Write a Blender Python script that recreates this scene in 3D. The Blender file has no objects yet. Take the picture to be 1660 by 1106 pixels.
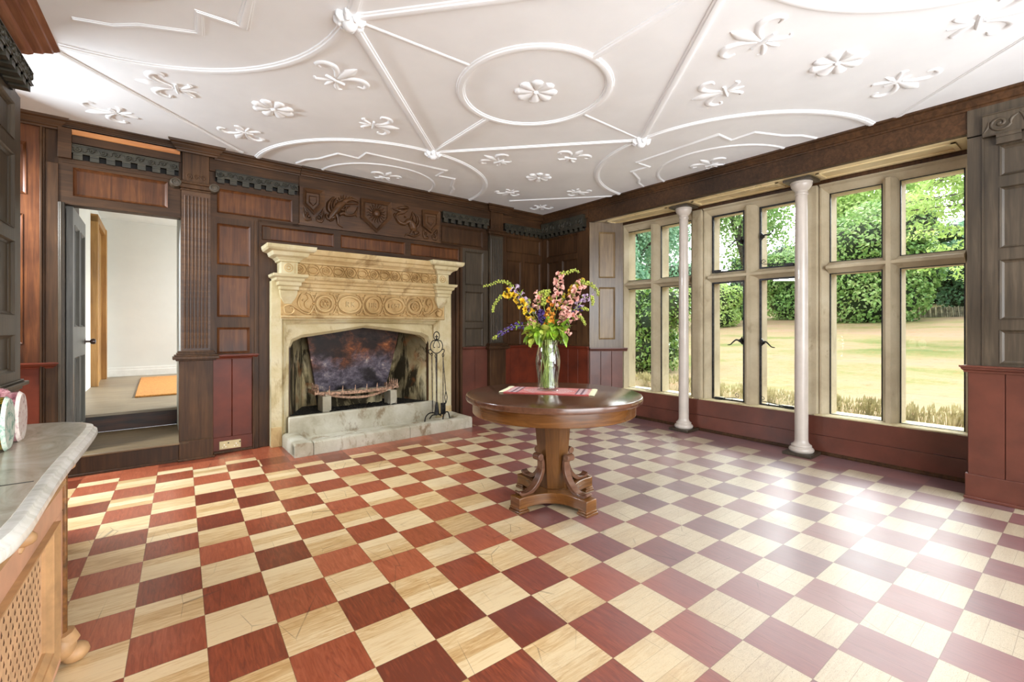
import bpy, bmesh, math, random
from math import sin, cos, pi, sqrt, radians, hypot, atan2
from mathutils import Vector, Matrix, noise

# ------------------------------------------------------------------ camera, world, light
scene = bpy.context.scene
COL = scene.collection
T = 0.254                      # side of one floor square
cam_d = bpy.data.cameras.new('camera')
cam = bpy.data.objects.new('camera', cam_d)
COL.objects.link(cam)
cam.location = (-0.3387, -2.4253, 1.2932)
cam.rotation_euler = (pi/2, 0, -0.6406)
cam_d.sensor_width = 36.0
cam_d.lens = 719.28/1660*36.0
cam_d.shift_y = -(553-531.4)/1660
cam_d.clip_start = 0.02
cam_d.clip_end = 300
scene.camera = cam

world = bpy.data.worlds.new('world')
scene.world = world
world.use_nodes = True
wn = world.node_tree.nodes
wl = world.node_tree.links
bg = wn['Background']
sky = wn.new('ShaderNodeTexSky')
sky.sky_type = 'NISHITA'
sky.sun_disc = False
sky.sun_elevation = radians(42)
sky.sun_rotation = radians(0)
sky.air_density = 1.0
sky.dust_density = 3.0
hs = wn.new('ShaderNodeMix'); hs.data_type = 'RGBA'
hs.inputs[0].default_value = 0.72
hs.inputs[7].default_value = (7.2, 7.6, 8.2, 1)
wl.new(sky.outputs[0], hs.inputs[6])
# bright patch added to the unseen eastern sky for the floor glare
tc = wn.new('ShaderNodeTexCoord'); dp = wn.new('ShaderNodeVectorMath'); dp.operation = 'DOT_PRODUCT'
nv = wn.new('ShaderNodeVectorMath'); nv.operation = 'NORMALIZE'
wl.new(tc.outputs['Generated'], nv.inputs[0]); wl.new(nv.outputs[0], dp.inputs[0])
dp.inputs[1].default_value = Vector((1.25, .12, .80)).normalized()
mr = wn.new('ShaderNodeMapRange'); mr.interpolation_type = 'SMOOTHSTEP'
mr.inputs['From Min'].default_value = .74; mr.inputs['From Max'].default_value = .99
mr.inputs['To Min'].default_value = 0.0; mr.inputs['To Max'].default_value = 47.0
wl.new(dp.outputs['Value'], mr.inputs['Value'])
ad = wn.new('ShaderNodeMix'); ad.data_type = 'RGBA'; ad.blend_type = 'ADD'; ad.inputs[0].default_value = 1.0
wl.new(hs.outputs[2], ad.inputs[6]); wl.new(mr.outputs[0], ad.inputs[7]); wl.new(ad.outputs[2], bg.inputs[0])
bg.inputs[1].default_value = 0.36

def sun_lamp(name, direction, energy, angle, color):
    d = bpy.data.lights.new(name, 'SUN'); d.energy = energy; d.angle = radians(angle); d.color = color
    o = bpy.data.objects.new(name, d); COL.objects.link(o)
    o.rotation_euler = Vector(direction).to_track_quat('-Z', 'Y').to_euler()
    return o
def area_lamp(name, loc, direction, sx, sy, energy, color=(1, 1, 1)):
    d = bpy.data.lights.new(name, 'AREA'); d.shape = 'RECTANGLE'; d.size = sx; d.size_y = sy
    d.energy = energy; d.color = color
    o = bpy.data.objects.new(name, d); COL.objects.link(o)
    o.location = loc
    o.rotation_euler = Vector(direction).to_track_quat('-Z', 'Y').to_euler()
    return o
sun_lamp('sun', (0.55, -0.25, -0.80), 1.5, 8.0, (1.0, 0.95, 0.86))
# area lamps: alcove window daylight from the side, the rest added fill
area_lamp('rear_fill_light', (1.2, -5.35, 1.85), (-0.05, 1, -0.1), 4.8, 2.0, 300, (0.93, 0.97, 1.0))  # added unseen fill behind the camera; the rear wall has no window
area_lamp('low_fill_light', (1.0, -4.5, 0.35), (0.0, 0.35, 1), 4.0, 2.4, 135, (0.92, 0.97, 1.0))  # added fill near the floor, facing up to brighten the ceiling
area_lamp('side_window_light', (-2.20, 2.40, 2.62), (.60, -.55, -.95), .9, .32, 180, (0.84, 0.93, 1.0))
area_lamp('passage_fill_light', (0.9, 7.4, 2.2), (-1, 0.05, -0.2), 1.6, 1.6, 23, (0.97, 0.98, 1.0))  # added out of view so that the passage is lit
area_lamp('east_fill_light', (4.35, -4.1, 1.3), (-1, 0.3, 0.0), 2.4, 1.8, 80, (0.97, 0.98, 1.0))  # unseen fill added beside the east wall to brighten the room

vs = scene.view_settings
vs.view_transform = 'Standard'
vs.look = 'None'
vs.gamma = 1
vs.use_curve_mapping = False
vs.exposure = 0.13

# ------------------------------------------------------------------ mesh helpers
def warp(p):
    """the old house leans: everything above 1.3 m drops towards the south and rises towards the east"""
    if p[0] > 5.4 or p[2] < 1.3 or p[1] > 3.7: return p
    k = min(1.1, (p[2]-1.3)/1.8)
    return (p[0], p[1], p[2] + k*(.008*(p[0]+.3) + .022*(p[1]-3.1)))

FA = radians(2); FX, FY = 0.3, 3.06
def FWALL(s, d, z):            # fireplace wall: s along it, d out into the room
    return (FX + s*cos(FA) + d*sin(FA), FY + s*sin(FA) - d*cos(FA), z)
def EWALL(y, d, z):            # window wall (east), d into the room
    return (4.49-d, y, z)
def LWALL(y, d, z):            # left wall (west)
    return (-1.16+d, y, z)
def zc(x, y):
    return 3.10 + (1.0)*(.008*(x+.3) + .022*(y-3.1))
def CEIL(x, d, y):             # ceiling: x, depth below the plaster, y
    return (x, y, zc(x, y)-d)
def IDN(x, y, z): return (x, y, z)
def AT(ox, oy, oz, rz=0.0, sc=1.0):
    c, s = cos(rz), sin(rz)
    return lambda x, y, z: (ox+sc*(x*c-y*s), oy+sc*(x*s+y*c), oz+sc*z)

class MB:
    def __init__(self, tf=IDN): self.v = []; self.f = []; self.tf = tf
    def add(self, vs_, fs_):
        o = len(self.v)
        self.v += [self.tf(*p) for p in vs_]
        self.f += [tuple(i+o for i in f) for f in fs_]
        return self
    def box(self, a0, a1, b0, b1, c0, c1):
        return self.add([(a0,b0,c0),(a1,b0,c0),(a1,b1,c0),(a0,b1,c0),(a0,b0,c1),(a1,b0,c1),(a1,b1,c1),(a0,b1,c1)],
            [(0,3,2,1),(4,5,6,7),(0,1,5,4),(1,2,6,5),(2,3,7,6),(3,0,4,7)])
    def lbox(self, a0, a1, b0, b1, c0, c1, n=8):
        """a long box cut along its first axis so that it follows the warp"""
        for i in range(n):
            pass
        vs_ = []; fs_ = []
        for i in range(n+1):
            a = a0+(a1-a0)*i/n
            vs_ += [(a,b0,c0),(a,b1,c0),(a,b1,c1),(a,b0,c1)]
        for i in range(n):
            q = 4*i
            for k in range(4): fs_.append((q+k, q+(k+1)%4, q+4+(k+1)%4, q+4+k))
        fs_ += [(0,3,2,1), (4*n,4*n+1,4*n+2,4*n+3)]
        return self.add(vs_, fs_)
    def extrude(self, prof, a0, a1, order='abc', n=1, caps=True, m0=None, m1=None):
        """closed profile [(b,c)] run along the first axis; m0/m1: mitre, extra a per unit b at each end"""
        k = len(prof); vs_ = []; fs_ = []
        for i in range(n+1):
            t = i/n
            for b, c in prof:
                a = a0+(a1-a0)*t
                if m0 is not None: a += (1-t)*m0*b
                if m1 is not None: a += t*m1*b
                vs_.append((a, b, c))
        for i in range(n):
            for j in range(k):
                fs_.append((i*k+j, i*k+(j+1)%k, (i+1)*k+(j+1)%k, (i+1)*k+j))
        if caps: fs_ += [tuple(range(k-1, -1, -1)), tuple(n*k+j for j in range(k))]
        if order == 'acb': vs_ = [(a, c, b) for a, b, c in vs_]
        if order == 'cba': vs_ = [(c, b, a) for a, b, c in vs_]
        if order == 'bca': vs_ = [(b, c, a) for a, b, c in vs_]
        return self.add(vs_, fs_)
    def prism(self, poly, d0, d1, plane='sz', chamfer=0.0):
        """polygon [(s,z)] given thickness along d"""
        n = len(poly)
        def P(p, d): return (p[0], d, p[1]) if plane == 'sz' else (p[0], p[1], d)
        if chamfer > 0:
            cx_ = sum(p[0] for p in poly)/n; cy_ = sum(p[1] for p in poly)/n
            sh = []
            for p in poly:
                L = hypot(p[0]-cx_, p[1]-cy_) or 1
                sh.append((p[0]-(p[0]-cx_)/L*chamfer, p[1]-(p[1]-cy_)/L*chamfer))
            dm = d1-chamfer*(1 if d1 > d0 else -1)
            vs_ = [P(p, d0) for p in poly]+[P(p, dm) for p in poly]+[P(p, d1) for p in sh]
            fs_ = [tuple(range(n))]
            for l in range(2):
                for i in range(n): fs_.append((l*n+i, l*n+(i+1)%n, (l+1)*n+(i+1)%n, (l+1)*n+i))
            fs_.append(tuple(2*n+i for i in range(n)))
        else:
            vs_ = [P(p, d0) for p in poly]+[P(p, d1) for p in poly]
            fs_ = [tuple(range(n)), tuple(n+i for i in range(n))]
            for i in range(n): fs_.append((i, (i+1)%n, n+(i+1)%n, n+i))
        return self.add(vs_, fs_)
    def ring(self, outer, inner, d0, d1, plane='sz', di=None):
        n = len(outer)
        if di is None: di = d1
        def P(p, d): return (p[0], d, p[1]) if plane == 'sz' else (p[0], p[1], d)
        vs_ = [P(p, d0) for p in outer]+[P(p, d1) for p in outer]+[P(p, di) for p in inner]+[P(p, d0) for p in inner]
        fs_ = []
        for l in range(4):
            m = (l+1) % 4
            for i in range(n): fs_.append((l*n+i, l*n+(i+1)%n, m*n+(i+1)%n, m*n+i))
        return self.add(vs_, fs_)
    def lathe(self, prof, n=24, c=(0, 0), axis='z', caps=True):
        vs_ = []; fs_ = []; k = len(prof)
        for r, z in prof:
            for j in range(n):
                t = 2*pi*j/n
                vs_.append((c[0]+r*cos(t), c[1]+r*sin(t), z))
        for i in range(k-1):
            for j in range(n):
                fs_.append((i*n+j, i*n+(j+1)%n, (i+1)*n+(j+1)%n, (i+1)*n+j))
        if caps: fs_ += [tuple(range(n-1, -1, -1)), tuple((k-1)*n+j for j in range(n))]
        if axis == 'y': vs_ = [(x, z, y) for x, y, z in vs_]
        if axis == 'x': vs_ = [(z, x, y) for x, y, z in vs_]
        return self.add(vs_, fs_)
    def tube(self, pts, r, n=8, closed=False, caps=True):
        pts = [Vector(p) for p in pts]; m = len(pts)
        rs = r if isinstance(r, (list, tuple)) else [r]*m
        if len(rs) != m: rs = [rs[0]+(rs[-1]-rs[0])*i/(m-1) for i in range(m)]
        vs_ = []; fs_ = []
        up = None
        for i, p in enumerate(pts):
            a = pts[(i-1) % m] if (closed or i > 0) else pts[i]
            b = pts[(i+1) % m] if (closed or i < m-1) else pts[i]
            t = (b-a)
            if t.length < 1e-9: t = Vector((0, 0, 1))
            t.normalize()
            if up is None:
                up = Vector((0, 0, 1)) if abs(t.z) < .9 else Vector((1, 0, 0))
            u = (up - t*up.dot(t))
            if u.length < 1e-6: u = Vector((1, 0, 0))-t*t.x
            u.normalize(); w = t.cross(u); up = u
            for j in range(n):
                q = 2*pi*j/n
                v_ = p + (u*cos(q)+w*sin(q))*rs[i]
                vs_.append(tuple(v_))
        seg = m if closed else m-1
        for i in range(seg):
            for j in range(n):
                fs_.append((i*n+j, i*n+(j+1)%n, ((i+1)%m)*n+(j+1)%n, ((i+1)%m)*n+j))
        if caps and not closed: fs_ += [tuple(range(n-1, -1, -1)), tuple((m-1)*n+j for j in range(n))]
        return self.add(vs_, fs_)
    def rib(self, path, w, h, d0=0.0, closed=False, sm=0, shape='round', plane='sdz'):
        """raised strip following a 2-D path on a plane; w may be a list; carving, plaster ribs, leaves"""
        ws = list(w) if isinstance(w, (list, tuple)) else [w]*len(path)
        path = [tuple(p) for p in path]
        if sm: path, ws = smooth_path(path, ws, sm, closed)
        m = len(path); wm = max(ws)
        prof = {'round': [(-.5, 0), (-.42, .55), (-.2, .93), (0, 1), (.2, .93), (.42, .55), (.5, 0)],
                'flat': [(-.5, 0), (-.44, .9), (-.34, 1), (.34, 1), (.44, .9), (.5, 0)],
                'double': [(-.5, 0), (-.45, .45), (-.3, .55), (-.24, .9), (-.1, 1), (.1, 1), (.24, .9), (.3, .55), (.45, .45), (.5, 0)],
                'ridge': [(-.5, 0), (0, 1), (.5, 0)]}[shape]
        k = len(prof); vs_ = []; fs_ = []
        for i, p in enumerate(path):
            a = path[(i-1) % m] if (closed or i > 0) else p
            b = path[(i+1) % m] if (closed or i < m-1) else p
            tx, ty = b[0]-a[0], b[1]-a[1]; L = hypot(tx, ty) or 1
            nx, ny = -ty/L, tx/L
            # mitre
            if (closed or 0 < i < m-1):
                ax, ay = p[0]-a[0], p[1]-a[1]; la = hypot(ax, ay) or 1
                cs = abs((ax*tx+ay*ty)/(la*L)); ml = 1/max(cs, .5)
            else: ml = 1
            hh = h*(.25+.75*min(1, ws[i]/wm)) if len(set(ws)) > 1 else h
            for q, e in prof:
                vs_.append((p[0]+nx*q*ws[i]*ml, d0+e*hh, p[1]+ny*q*ws[i]*ml))
        seg = m if closed else m-1
        for i in range(seg):
            i2 = (i+1) % m
            for j in range(k-1): fs_.append((i*k+j, i*k+j+1, i2*k+j+1, i2*k+j))
            fs_.append((i*k+k-1, i*k, i2*k, i2*k+k-1))
        if not closed: fs_ += [tuple(range(k-1, -1, -1)), tuple((m-1)*k+j for j in range(k))]
        return self.add(vs_, fs_)
    def dome(self, c, r, h, d0=0.0, n=14, rz=1.0):
        vs_ = []; fs_ = []
        rings = [(1, 0), (.92, .4), (.7, .75), (.38, .95)]
        for q, e in rings:
            for j in range(n):
                t = 2*pi*j/n; vs_.append((c[0]+r*q*cos(t), d0+h*e, c[1]+r*rz*q*sin(t)))
        vs_.append((c[0], d0+h, c[1]))
        for i in range(3):
            for j in range(n): fs_.append((i*n+j, i*n+(j+1)%n, (i+1)*n+(j+1)%n, (i+1)*n+j))
        for j in range(n): fs_.append((3*n+j, 3*n+(j+1)%n, 4*n))
        fs_.append(tuple(range(n)))
        return self.add(vs_, fs_)
    def quad(self, pts): return self.add(pts, [(0, 1, 2, 3)])
    def blob(self, c, r, n=10, m=7):
        """ellipsoid"""
        rx, ry, rz_ = r if isinstance(r, (tuple, list)) else (r, r, r)
        vs_ = [(c[0], c[1], c[2]-rz_)]; fs_ = []
        for i in range(1, m):
            ph = -pi/2+pi*i/m
            for j in range(n):
                t = 2*pi*j/n
                vs_.append((c[0]+rx*cos(ph)*cos(t), c[1]+ry*cos(ph)*sin(t), c[2]+rz_*sin(ph)))
        vs_.append((c[0], c[1], c[2]+rz_))
        for j in range(n): fs_.append((0, 1+(j+1)%n, 1+j))
        for i in range(m-2):
            for j in range(n):
                a = 1+i*n
                fs_.append((a+j, a+(j+1)%n, a+n+(j+1)%n, a+n+j))
        L = len(vs_)-1; a = 1+(m-2)*n
        for j in range(n): fs_.append((a+j, a+(j+1)%n, L))
        return self.add(vs_, fs_)
    def build(self, name, mat, parent=None, bevel=0.0, wp=True, smooth=True, recalc=True, ang=38, origin=None):
        vs_ = [warp(p) for p in self.v] if wp else self.v
        if parent is not None:
            base = WORLD_LOC.get(parent.name, (0, 0, 0))
        elif origin is not None: base = origin
        else:
            xs = [p[0] for p in vs_]; ys = [p[1] for p in vs_]; zs = [p[2] for p in vs_]
            base = ((min(xs)+max(xs))/2, (min(ys)+max(ys))/2, min(zs))
        me = bpy.data.meshes.new(name)
        me.from_pydata([(p[0]-base[0], p[1]-base[1], p[2]-base[2]) for p in vs_], [], self.f)
        if recalc:
            bm = bmesh.new(); bm.from_mesh(me)
            bmesh.ops.recalc_face_normals(bm, faces=bm.faces)
            bm.to_mesh(me); bm.free()
        if smooth:
            me.polygons.foreach_set('use_smooth', [True]*len(me.polygons))
            me.set_sharp_from_angle(angle=radians(ang))
        me.materials.append(mat)
        o = bpy.data.objects.new(name, me); COL.objects.link(o)
        if parent is not None:
            o.parent = parent; WORLD_LOC[o.name] = base
        else:
            o.location = base; WORLD_LOC[o.name] = base
        if bevel > 0:
            b = o.modifiers.new('bevel', 'BEVEL'); b.width = bevel; b.segments = 2; b.limit_method = 'ANGLE'
            b.angle_limit = radians(40); b.harden_normals = False
        return o
WORLD_LOC = {}
def smooth_path(path, ws, k, closed=False):
    out = []; wo = []; m = len(path)
    def g(i): return path[i % m] if closed else path[max(0, min(m-1, i))]
    def gw(i): return ws[i % m] if closed else ws[max(0, min(m-1, i))]
    for i in range(m if closed else m-1):
        p0, p1, p2, p3 = g(i-1), g(i), g(i+1), g(i+2)
        for j in range(k):
            t = j/k
            out.append(tuple(.5*((2*p1[c])+(-p0[c]+p2[c])*t+(2*p0[c]-5*p1[c]+4*p2[c]-p3[c])*t*t+(-p0[c]+3*p1[c]-3*p2[c]+p3[c])*t**3) for c in range(len(p1))))
            wo.append(gw(i)+(gw(i+1)-gw(i))*t)
    if not closed: out.append(path[-1]); wo.append(ws[-1])
    return out, wo
def sp(path, k=5, closed=False): return smooth_path(path, [1]*len(path), k, closed)[0]
def arc(cx_, cy_, rx, ry, a0, a1, n=24):
    return [(cx_+rx*cos(radians(a0+(a1-a0)*i/n)), cy_+ry*sin(radians(a0+(a1-a0)*i/n))) for i in range(n+1)]
def spiral(cx_, cy_, r0, r1, a0, turns, n=22, sq=1.0):
    return [(cx_+(r0+(r1-r0)*i/n)*cos(a0+turns*2*pi*i/n), cy_+sq*(r0+(r1-r0)*i/n)*sin(a0+turns*2*pi*i/n)) for i in range(n+1)]

def tag(o, label=None, cat=None, group=None, kind=None):
    if label: o['label'] = label
    if cat: o['category'] = cat
    if group: o['group'] = group
    if kind: o['kind'] = kind
    return o
def thing(name, loc, label=None, cat=None, group=None, kind=None):
    o = bpy.data.objects.new(name, None); COL.objects.link(o)
    o.location = loc; o.empty_display_size = .1; WORLD_LOC[o.name] = tuple(loc)
    return tag(o, label, cat, group, kind)
def structure(o): o['kind'] = 'structure'; return o

# ------------------------------------------------------------------ materials
def lin(c):
    return tuple((x/255/12.92 if x/255 <= .04045 else ((x/255+.055)/1.055)**2.4) for x in c)+(1,)
class NT:
    def __init__(self, name):
        self.m = bpy.data.materials.new(name); self.m.use_nodes = True
        self.t = self.m.node_tree; self.n = self.t.nodes; self.l = self.t.links
        self.b = self.n['Principled BSDF']
        self.co = None
    def new(self, t, **kw):
        n = self.n.new(t)
        for k, v in kw.items(): setattr(n, k, v)
        return n
    def coord(self, kind='Object'):
        if kind == 'World':
            g = self.new('ShaderNodeNewGeometry'); return g.outputs['Position']
        return self.new('ShaderNodeTexCoord').outputs[kind]
    def link(self, a, b): self.l.new(a, b); return a
    def math(self, op, a, b=None, c=None, clamp=False):
        n = self.new('ShaderNodeMath', operation=op, use_clamp=clamp)
        for i, x in enumerate((a, b, c)):
            if x is None: continue
            if isinstance(x, (int, float)): n.inputs[i].default_value = x
            else: self.link(x, n.inputs[i])
        return n.outputs[0]
    def mapping(self, vec, scale=(1, 1, 1), loc=(0, 0, 0), rot=(0, 0, 0)):
        n = self.new('ShaderNodeMapping'); self.link(vec, n.inputs[0])
        n.inputs[1].default_value = loc; n.inputs[2].default_value = rot; n.inputs[3].default_value = scale
        return n.outputs[0]
    def noise(self, vec, scale=5, detail=4, rough=.55, dist=0.0, col=False):
        n = self.new('ShaderNodeTexNoise'); self.link(vec, n.inputs['Vector'])
        n.inputs['Scale'].default_value = scale; n.inputs['Detail'].default_value = detail
        n.inputs['Roughness'].default_value = rough; n.inputs['Distortion'].default_value = dist
        return n.outputs['Color' if col else 'Fac']
    def ramp(self, fac, stops, interp='LINEAR'):
        n = self.new('ShaderNodeValToRGB'); n.color_ramp.interpolation = interp
        self.link(fac, n.inputs[0]); el = n.color_ramp.elements
        while len(el) < len(stops): el.new(.5)
        for e, (p, c) in zip(el, stops):
            e.position = p
            e.color = c if len(c) == 4 else (lin(c) if max(c) > 1.001 else (c[0], c[1], c[2], 1))
        return n.outputs[0]
    def mix(self, fac, a, b, mode='MIX'):
        n = self.new('ShaderNodeMix'); n.data_type = 'RGBA'; n.blend_type = mode
        for i, x in ((0, fac), (6, a), (7, b)):
            if isinstance(x, (int, float)): n.inputs[i].default_value = x
            elif isinstance(x, tuple): n.inputs[i].default_value = x if len(x) == 4 else lin(x)
            else: self.link(x, n.inputs[i])
        return n.outputs[2]
    def sep(self, vec):
        n = self.new('ShaderNodeSeparateXYZ'); self.link(vec, n.inputs[0]); return n.outputs
    def comb(self, x, y, z):
        n = self.new('ShaderNodeCombineXYZ')
        for i, a in enumerate((x, y, z)):
            if isinstance(a, (int, float)): n.inputs[i].default_value = a
            else: self.link(a, n.inputs[i])
        return n.outputs[0]
    def bump(self, h, strength=.3, dist=.01):
        n = self.new('ShaderNodeBump'); n.inputs['Strength'].default_value = strength; n.inputs['Distance'].default_value = dist
        self.link(h, n.inputs['Height']); self.link(n.outputs[0], self.b.inputs['Normal']); return n
    def set(self, **kw):
        names = {'base': 'Base Color', 'rough': 'Roughness', 'metal': 'Metallic', 'coat': 'Coat Weight', 'coatr': 'Coat Roughness',
                 'spec': 'Specular IOR Level', 'trans': 'Transmission Weight', 'ior': 'IOR', 'alpha': 'Alpha', 'sheen': 'Sheen Weight',
                 'sss': 'Subsurface Weight'}
        for k, v in kw.items():
            s = self.b.inputs[names[k]]
            if isinstance(v, (int, float)): s.default_value = v
            elif isinstance(v, tuple): s.default_value = v if len(v) == 4 else lin(v)
            else: self.link(v, s)
        return self

def wood(name, c_dark, c_mid, c_light, rough=.42, grain='z', scale=1.0, coat=0.0, patch=1.6, spec=.5):
    m = NT(name); v = m.coord('World')
    st = {'z': (22, 22, 1.3), 'x': (1.3, 22, 22), 'y': (22, 1.3, 22), 'xy': (3, 3, 30)}[grain]
    g = m.noise(m.mapping(v, tuple(s*scale for s in st)), 1.6, 6, .62, .6)
    p = m.noise(v, patch, 3, .5)
    f = m.math('ADD', m.math('MULTIPLY', g, .55), m.math('MULTIPLY', p, .5))
    c = m.ramp(f, [(.36, c_dark), (.52, c_mid), (.68, c_light)])
    fine = m.noise(m.mapping(v, tuple(s*scale*6 for s in st)), 2, 3, .7)
    c = m.mix(m.math('MULTIPLY', fine, .35), c, c_dark)
    m.set(base=c, rough=m.math('ADD', m.math('MULTIPLY', p, .18), rough-.09), coat=coat, coatr=.18, spec=spec)
    m.bump(g, .18, .004)
    return m.m
def plain(name, col, rough=.5, metal=0.0, var=.12, scale=8, bump=0.0, coat=0.0, spec=.5, sss=0.0):
    m = NT(name); v = m.coord('World')
    n = m.noise(v, scale, 4, .6)
    dk = tuple(x*(1-var*2) for x in col)
    lt = tuple(min(255, x*(1+var)) for x in col)
    m.set(base=m.ramp(n, [(.3, dk), (.7, lt)]), rough=rough, metal=metal, coat=coat, spec=spec)
    if bump: m.bump(n, bump, .005)
    return m.m

M = {}
M['wood'] = wood('oak_framing', (42, 26, 12), (68, 44, 24), (94, 64, 38), .48, 'z', spec=.26)
M['wood_board'] = wood('oak_carving', (54, 34, 18), (80, 52, 30), (108, 74, 44), .42, 'x', spec=.35)
M['wood_h'] = wood('oak_rails', (42, 26, 12), (66, 43, 24), (92, 62, 37), .5, 'x', spec=.26)
M['wood_panel'] = wood('oak_panel', (54, 29, 12), (90, 51, 24), (126, 77, 38), .42, 'z', patch=2.2, spec=.3)
M['wood_grey'] = wood('oak_grey', (46, 38, 27), (68, 57, 43), (92, 79, 62), .45, 'z')
M['wood_frieze'] = wood('oak_carved_frieze', (28, 26, 18), (50, 46, 34), (74, 68, 52), .55, 'x', patch=5)
M['wood_fresh'] = wood('bare_split_oak', (150, 88, 42), (196, 128, 70), (214, 150, 92), .6, 'x')
M['wood_orange'] = wood('warm_oak', (52, 28, 14), (88, 48, 24), (120, 70, 36), .4, 'z', patch=2.6, spec=.3)
M['soffit'] = wood('lit_soffit_oak', (196, 172, 124), (222, 202, 156), (236, 222, 184), .3, 'y', coat=.2)  # brown oak made pale: the light it reflects is in the colour
M['shutter'] = wood('shutter_oak', (66, 50, 33), (98, 78, 54), (130, 108, 78), .32, 'z', coat=.15)
M['table'] = wood('polished_mahogany', (66, 38, 14), (106, 66, 28), (142, 94, 46), .26, 'xy', coat=.35, scale=.6)
M['table_top'] = wood('polished_table_top', (74, 46, 32), (98, 64, 46), (122, 86, 64), .2, 'x', coat=.6, scale=.6)
M['table_col'] = wood('mahogany_column', (56, 33, 13), (90, 56, 25), (124, 82, 40), .3, 'z', coat=.3, scale=.6)
M['tan_wood'] = wood('pine_frame', (120, 84, 38), (156, 114, 58), (184, 142, 82), .5, 'z')
M['door_wood'] = wood('grey_door', (64, 62, 56), (88, 86, 80), (112, 110, 104), .42, 'z')
M['tread'] = wood('worn_tread', (84, 66, 44), (118, 98, 68), (146, 124, 90), .5, 'x')
M['boards'] = wood('passage_boards', (98, 86, 68), (132, 118, 96), (160, 146, 122), .45, 'x')
M['black_wood'] = wood('black_riser', (20, 15, 10), (34, 25, 16), (84, 46, 22), .45, 'x')
M['red'] = plain('oxblood_paint', (104, 45, 27), .42, var=.13, scale=3, spec=.3)
M['red_dark'] = plain('oxblood_paint_window', (100, 56, 44), .34, var=.1, scale=3, coat=.12)
M['iron'] = plain('wrought_iron', (52, 50, 50), .45, .8, .25, 30)
M['steel'] = plain('worn_steel', (120, 116, 110), .38, .9, .25, 30)
M['rust'] = plain('rusty_iron', (178, 144, 120), .7, .2, .3, 40, .3)
M['white_wall'] = plain('white_passage_wall', (216, 217, 211), .7, var=.008, scale=3)
M['white_paint'] = plain('white_gloss', (226, 226, 220), .4, var=.02)
M['column'] = plain('painted_column', (198, 187, 176), .32, var=.03, scale=4, coat=.25)
M['brass'] = plain('brushed_brass', (176, 160, 120), .38, .55, .06)
M['socket_dark'] = plain('socket_hole', (30, 26, 22), .6)
M['socket_white'] = plain('socket_rocker', (235, 232, 220), .4, var=.02)
M['knob'] = plain('dark_knob', (60, 34, 22), .3, coat=.3)
M['mat'] = plain('coir_mat', (186, 128, 62), .95, var=.14, scale=60, bump=.5)
M['dark'] = plain('dark_gap', (14, 12, 10), .8)

def plaster():
    m = NT('ceiling_plaster'); v = m.coord('World')
    n = m.noise(v, 1.3, 4, .6); f = m.noise(v, 14, 5, .6)
    m.set(base=m.ramp(n, [(.3, (238, 240, 242)), (.7, (248, 250, 252))]), rough=.75)
    m.bump(m.math('ADD', n, m.math('MULTIPLY', f, .12)), .35, .02)
    return m.m
M['plaster'] = plaster()

def stone(name, a, b, c, dirt=None, bump=.35, joints=None, dscale=2.2, dlo=.52, dhi=.68):
    m = NT(name); v = m.coord('World')
    n = m.noise(v, 2.6, 6, .62, .3); f = m.noise(v, 55, 4, .7)
    col = m.ramp(n, [(.3, a), (.5, b), (.7, c)])
    col = m.mix(m.math('MULTIPLY', f, .3), col, a)
    if dirt:
        dn = m.noise(m.mapping(v, (1.4, 1.4, .8)), dscale, 5, .7, .5)
        k = m.ramp(dn, [(dlo, (0, 0, 0)), (dhi, (1, 1, 1))])
        col = m.mix(m.math('MULTIPLY', k, .75), col, dirt)
    m.set(base=col, rough=.82, spec=.3)
    m.bump(m.math('ADD', f, m.math('MULTIPLY', n, .6)), bump, .006)
    return m.m
M['stone'] = stone('mantel_stone', (176, 148, 100), (206, 180, 132), (224, 204, 160), (122, 90, 48), .4, dscale=3.4, dlo=.54, dhi=.70)
M['stone_pale'] = stone('jamb_stone', (186, 170, 126), (212, 198, 158), (228, 220, 192), (146, 118, 68), .4, dscale=3.0, dlo=.56, dhi=.72)
M['carved'] = stone('carved_stone', (172, 140, 90), (202, 170, 118), (222, 196, 146), (138, 104, 56), .4)
M['hearth'] = stone('hearth_stone', (158, 148, 124), (194, 188, 168), (218, 214, 200), (128, 104, 72), .5, dscale=4, dlo=.54, dhi=.66)
M['win_stone'] = stone('window_stone', (166, 152, 126), (186, 172, 144), (200, 188, 162), (142, 126, 98), .2, dscale=4, dlo=.6, dhi=.75)

def soot():
    m = NT('sooty_firebox_stone'); v = m.coord('World')
    n = m.noise(v, 3, 6, .65, .4)
    col = m.ramp(n, [(.3, (150, 132, 92)), (.5, (192, 176, 134)), (.7, (210, 198, 164))])
    d = m.noise(m.mapping(v, (1.7, 1.7, .6), (.37, .2, .1)), 2.3, 5, .65, .8)
    k = m.ramp(d, [(.44, (0, 0, 0)), (.56, (1, 1, 1))])
    z = m.sep(v)[2]
    up = m.ramp(m.math('MULTIPLY', z, .8), [(.55, (0, 0, 0)), (.98, (1, 1, 1))])
    kk = m.math('MAXIMUM', k, m.math('MULTIPLY', up, .85))
    col = m.mix(m.math('MULTIPLY', kk, .93), col, (24, 18, 10))
    r = m.ramp(m.noise(v, 4.2, 3, .5, .3), [(.58, (0, 0, 0)), (.7, (1, 1, 1))])
    col = m.mix(m.math('MULTIPLY', r, .5), col, (158, 94, 48))
    m.set(base=col, rough=.9, spec=.2); m.bump(n, .5, .01)
    return m.m
M['soot'] = soot()
def ash_floor():
    m = NT('ash_and_embers'); v = m.coord('World')
    n = m.noise(v, 42, 4, .75)
    m.set(base=m.ramp(n, [(.46, (20, 18, 14)), (.6, (46, 42, 34)), (.7, (150, 142, 122))]), rough=.95); m.bump(n, .8, .015)
    return m.m
M['ash'] = ash_floor()
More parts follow.
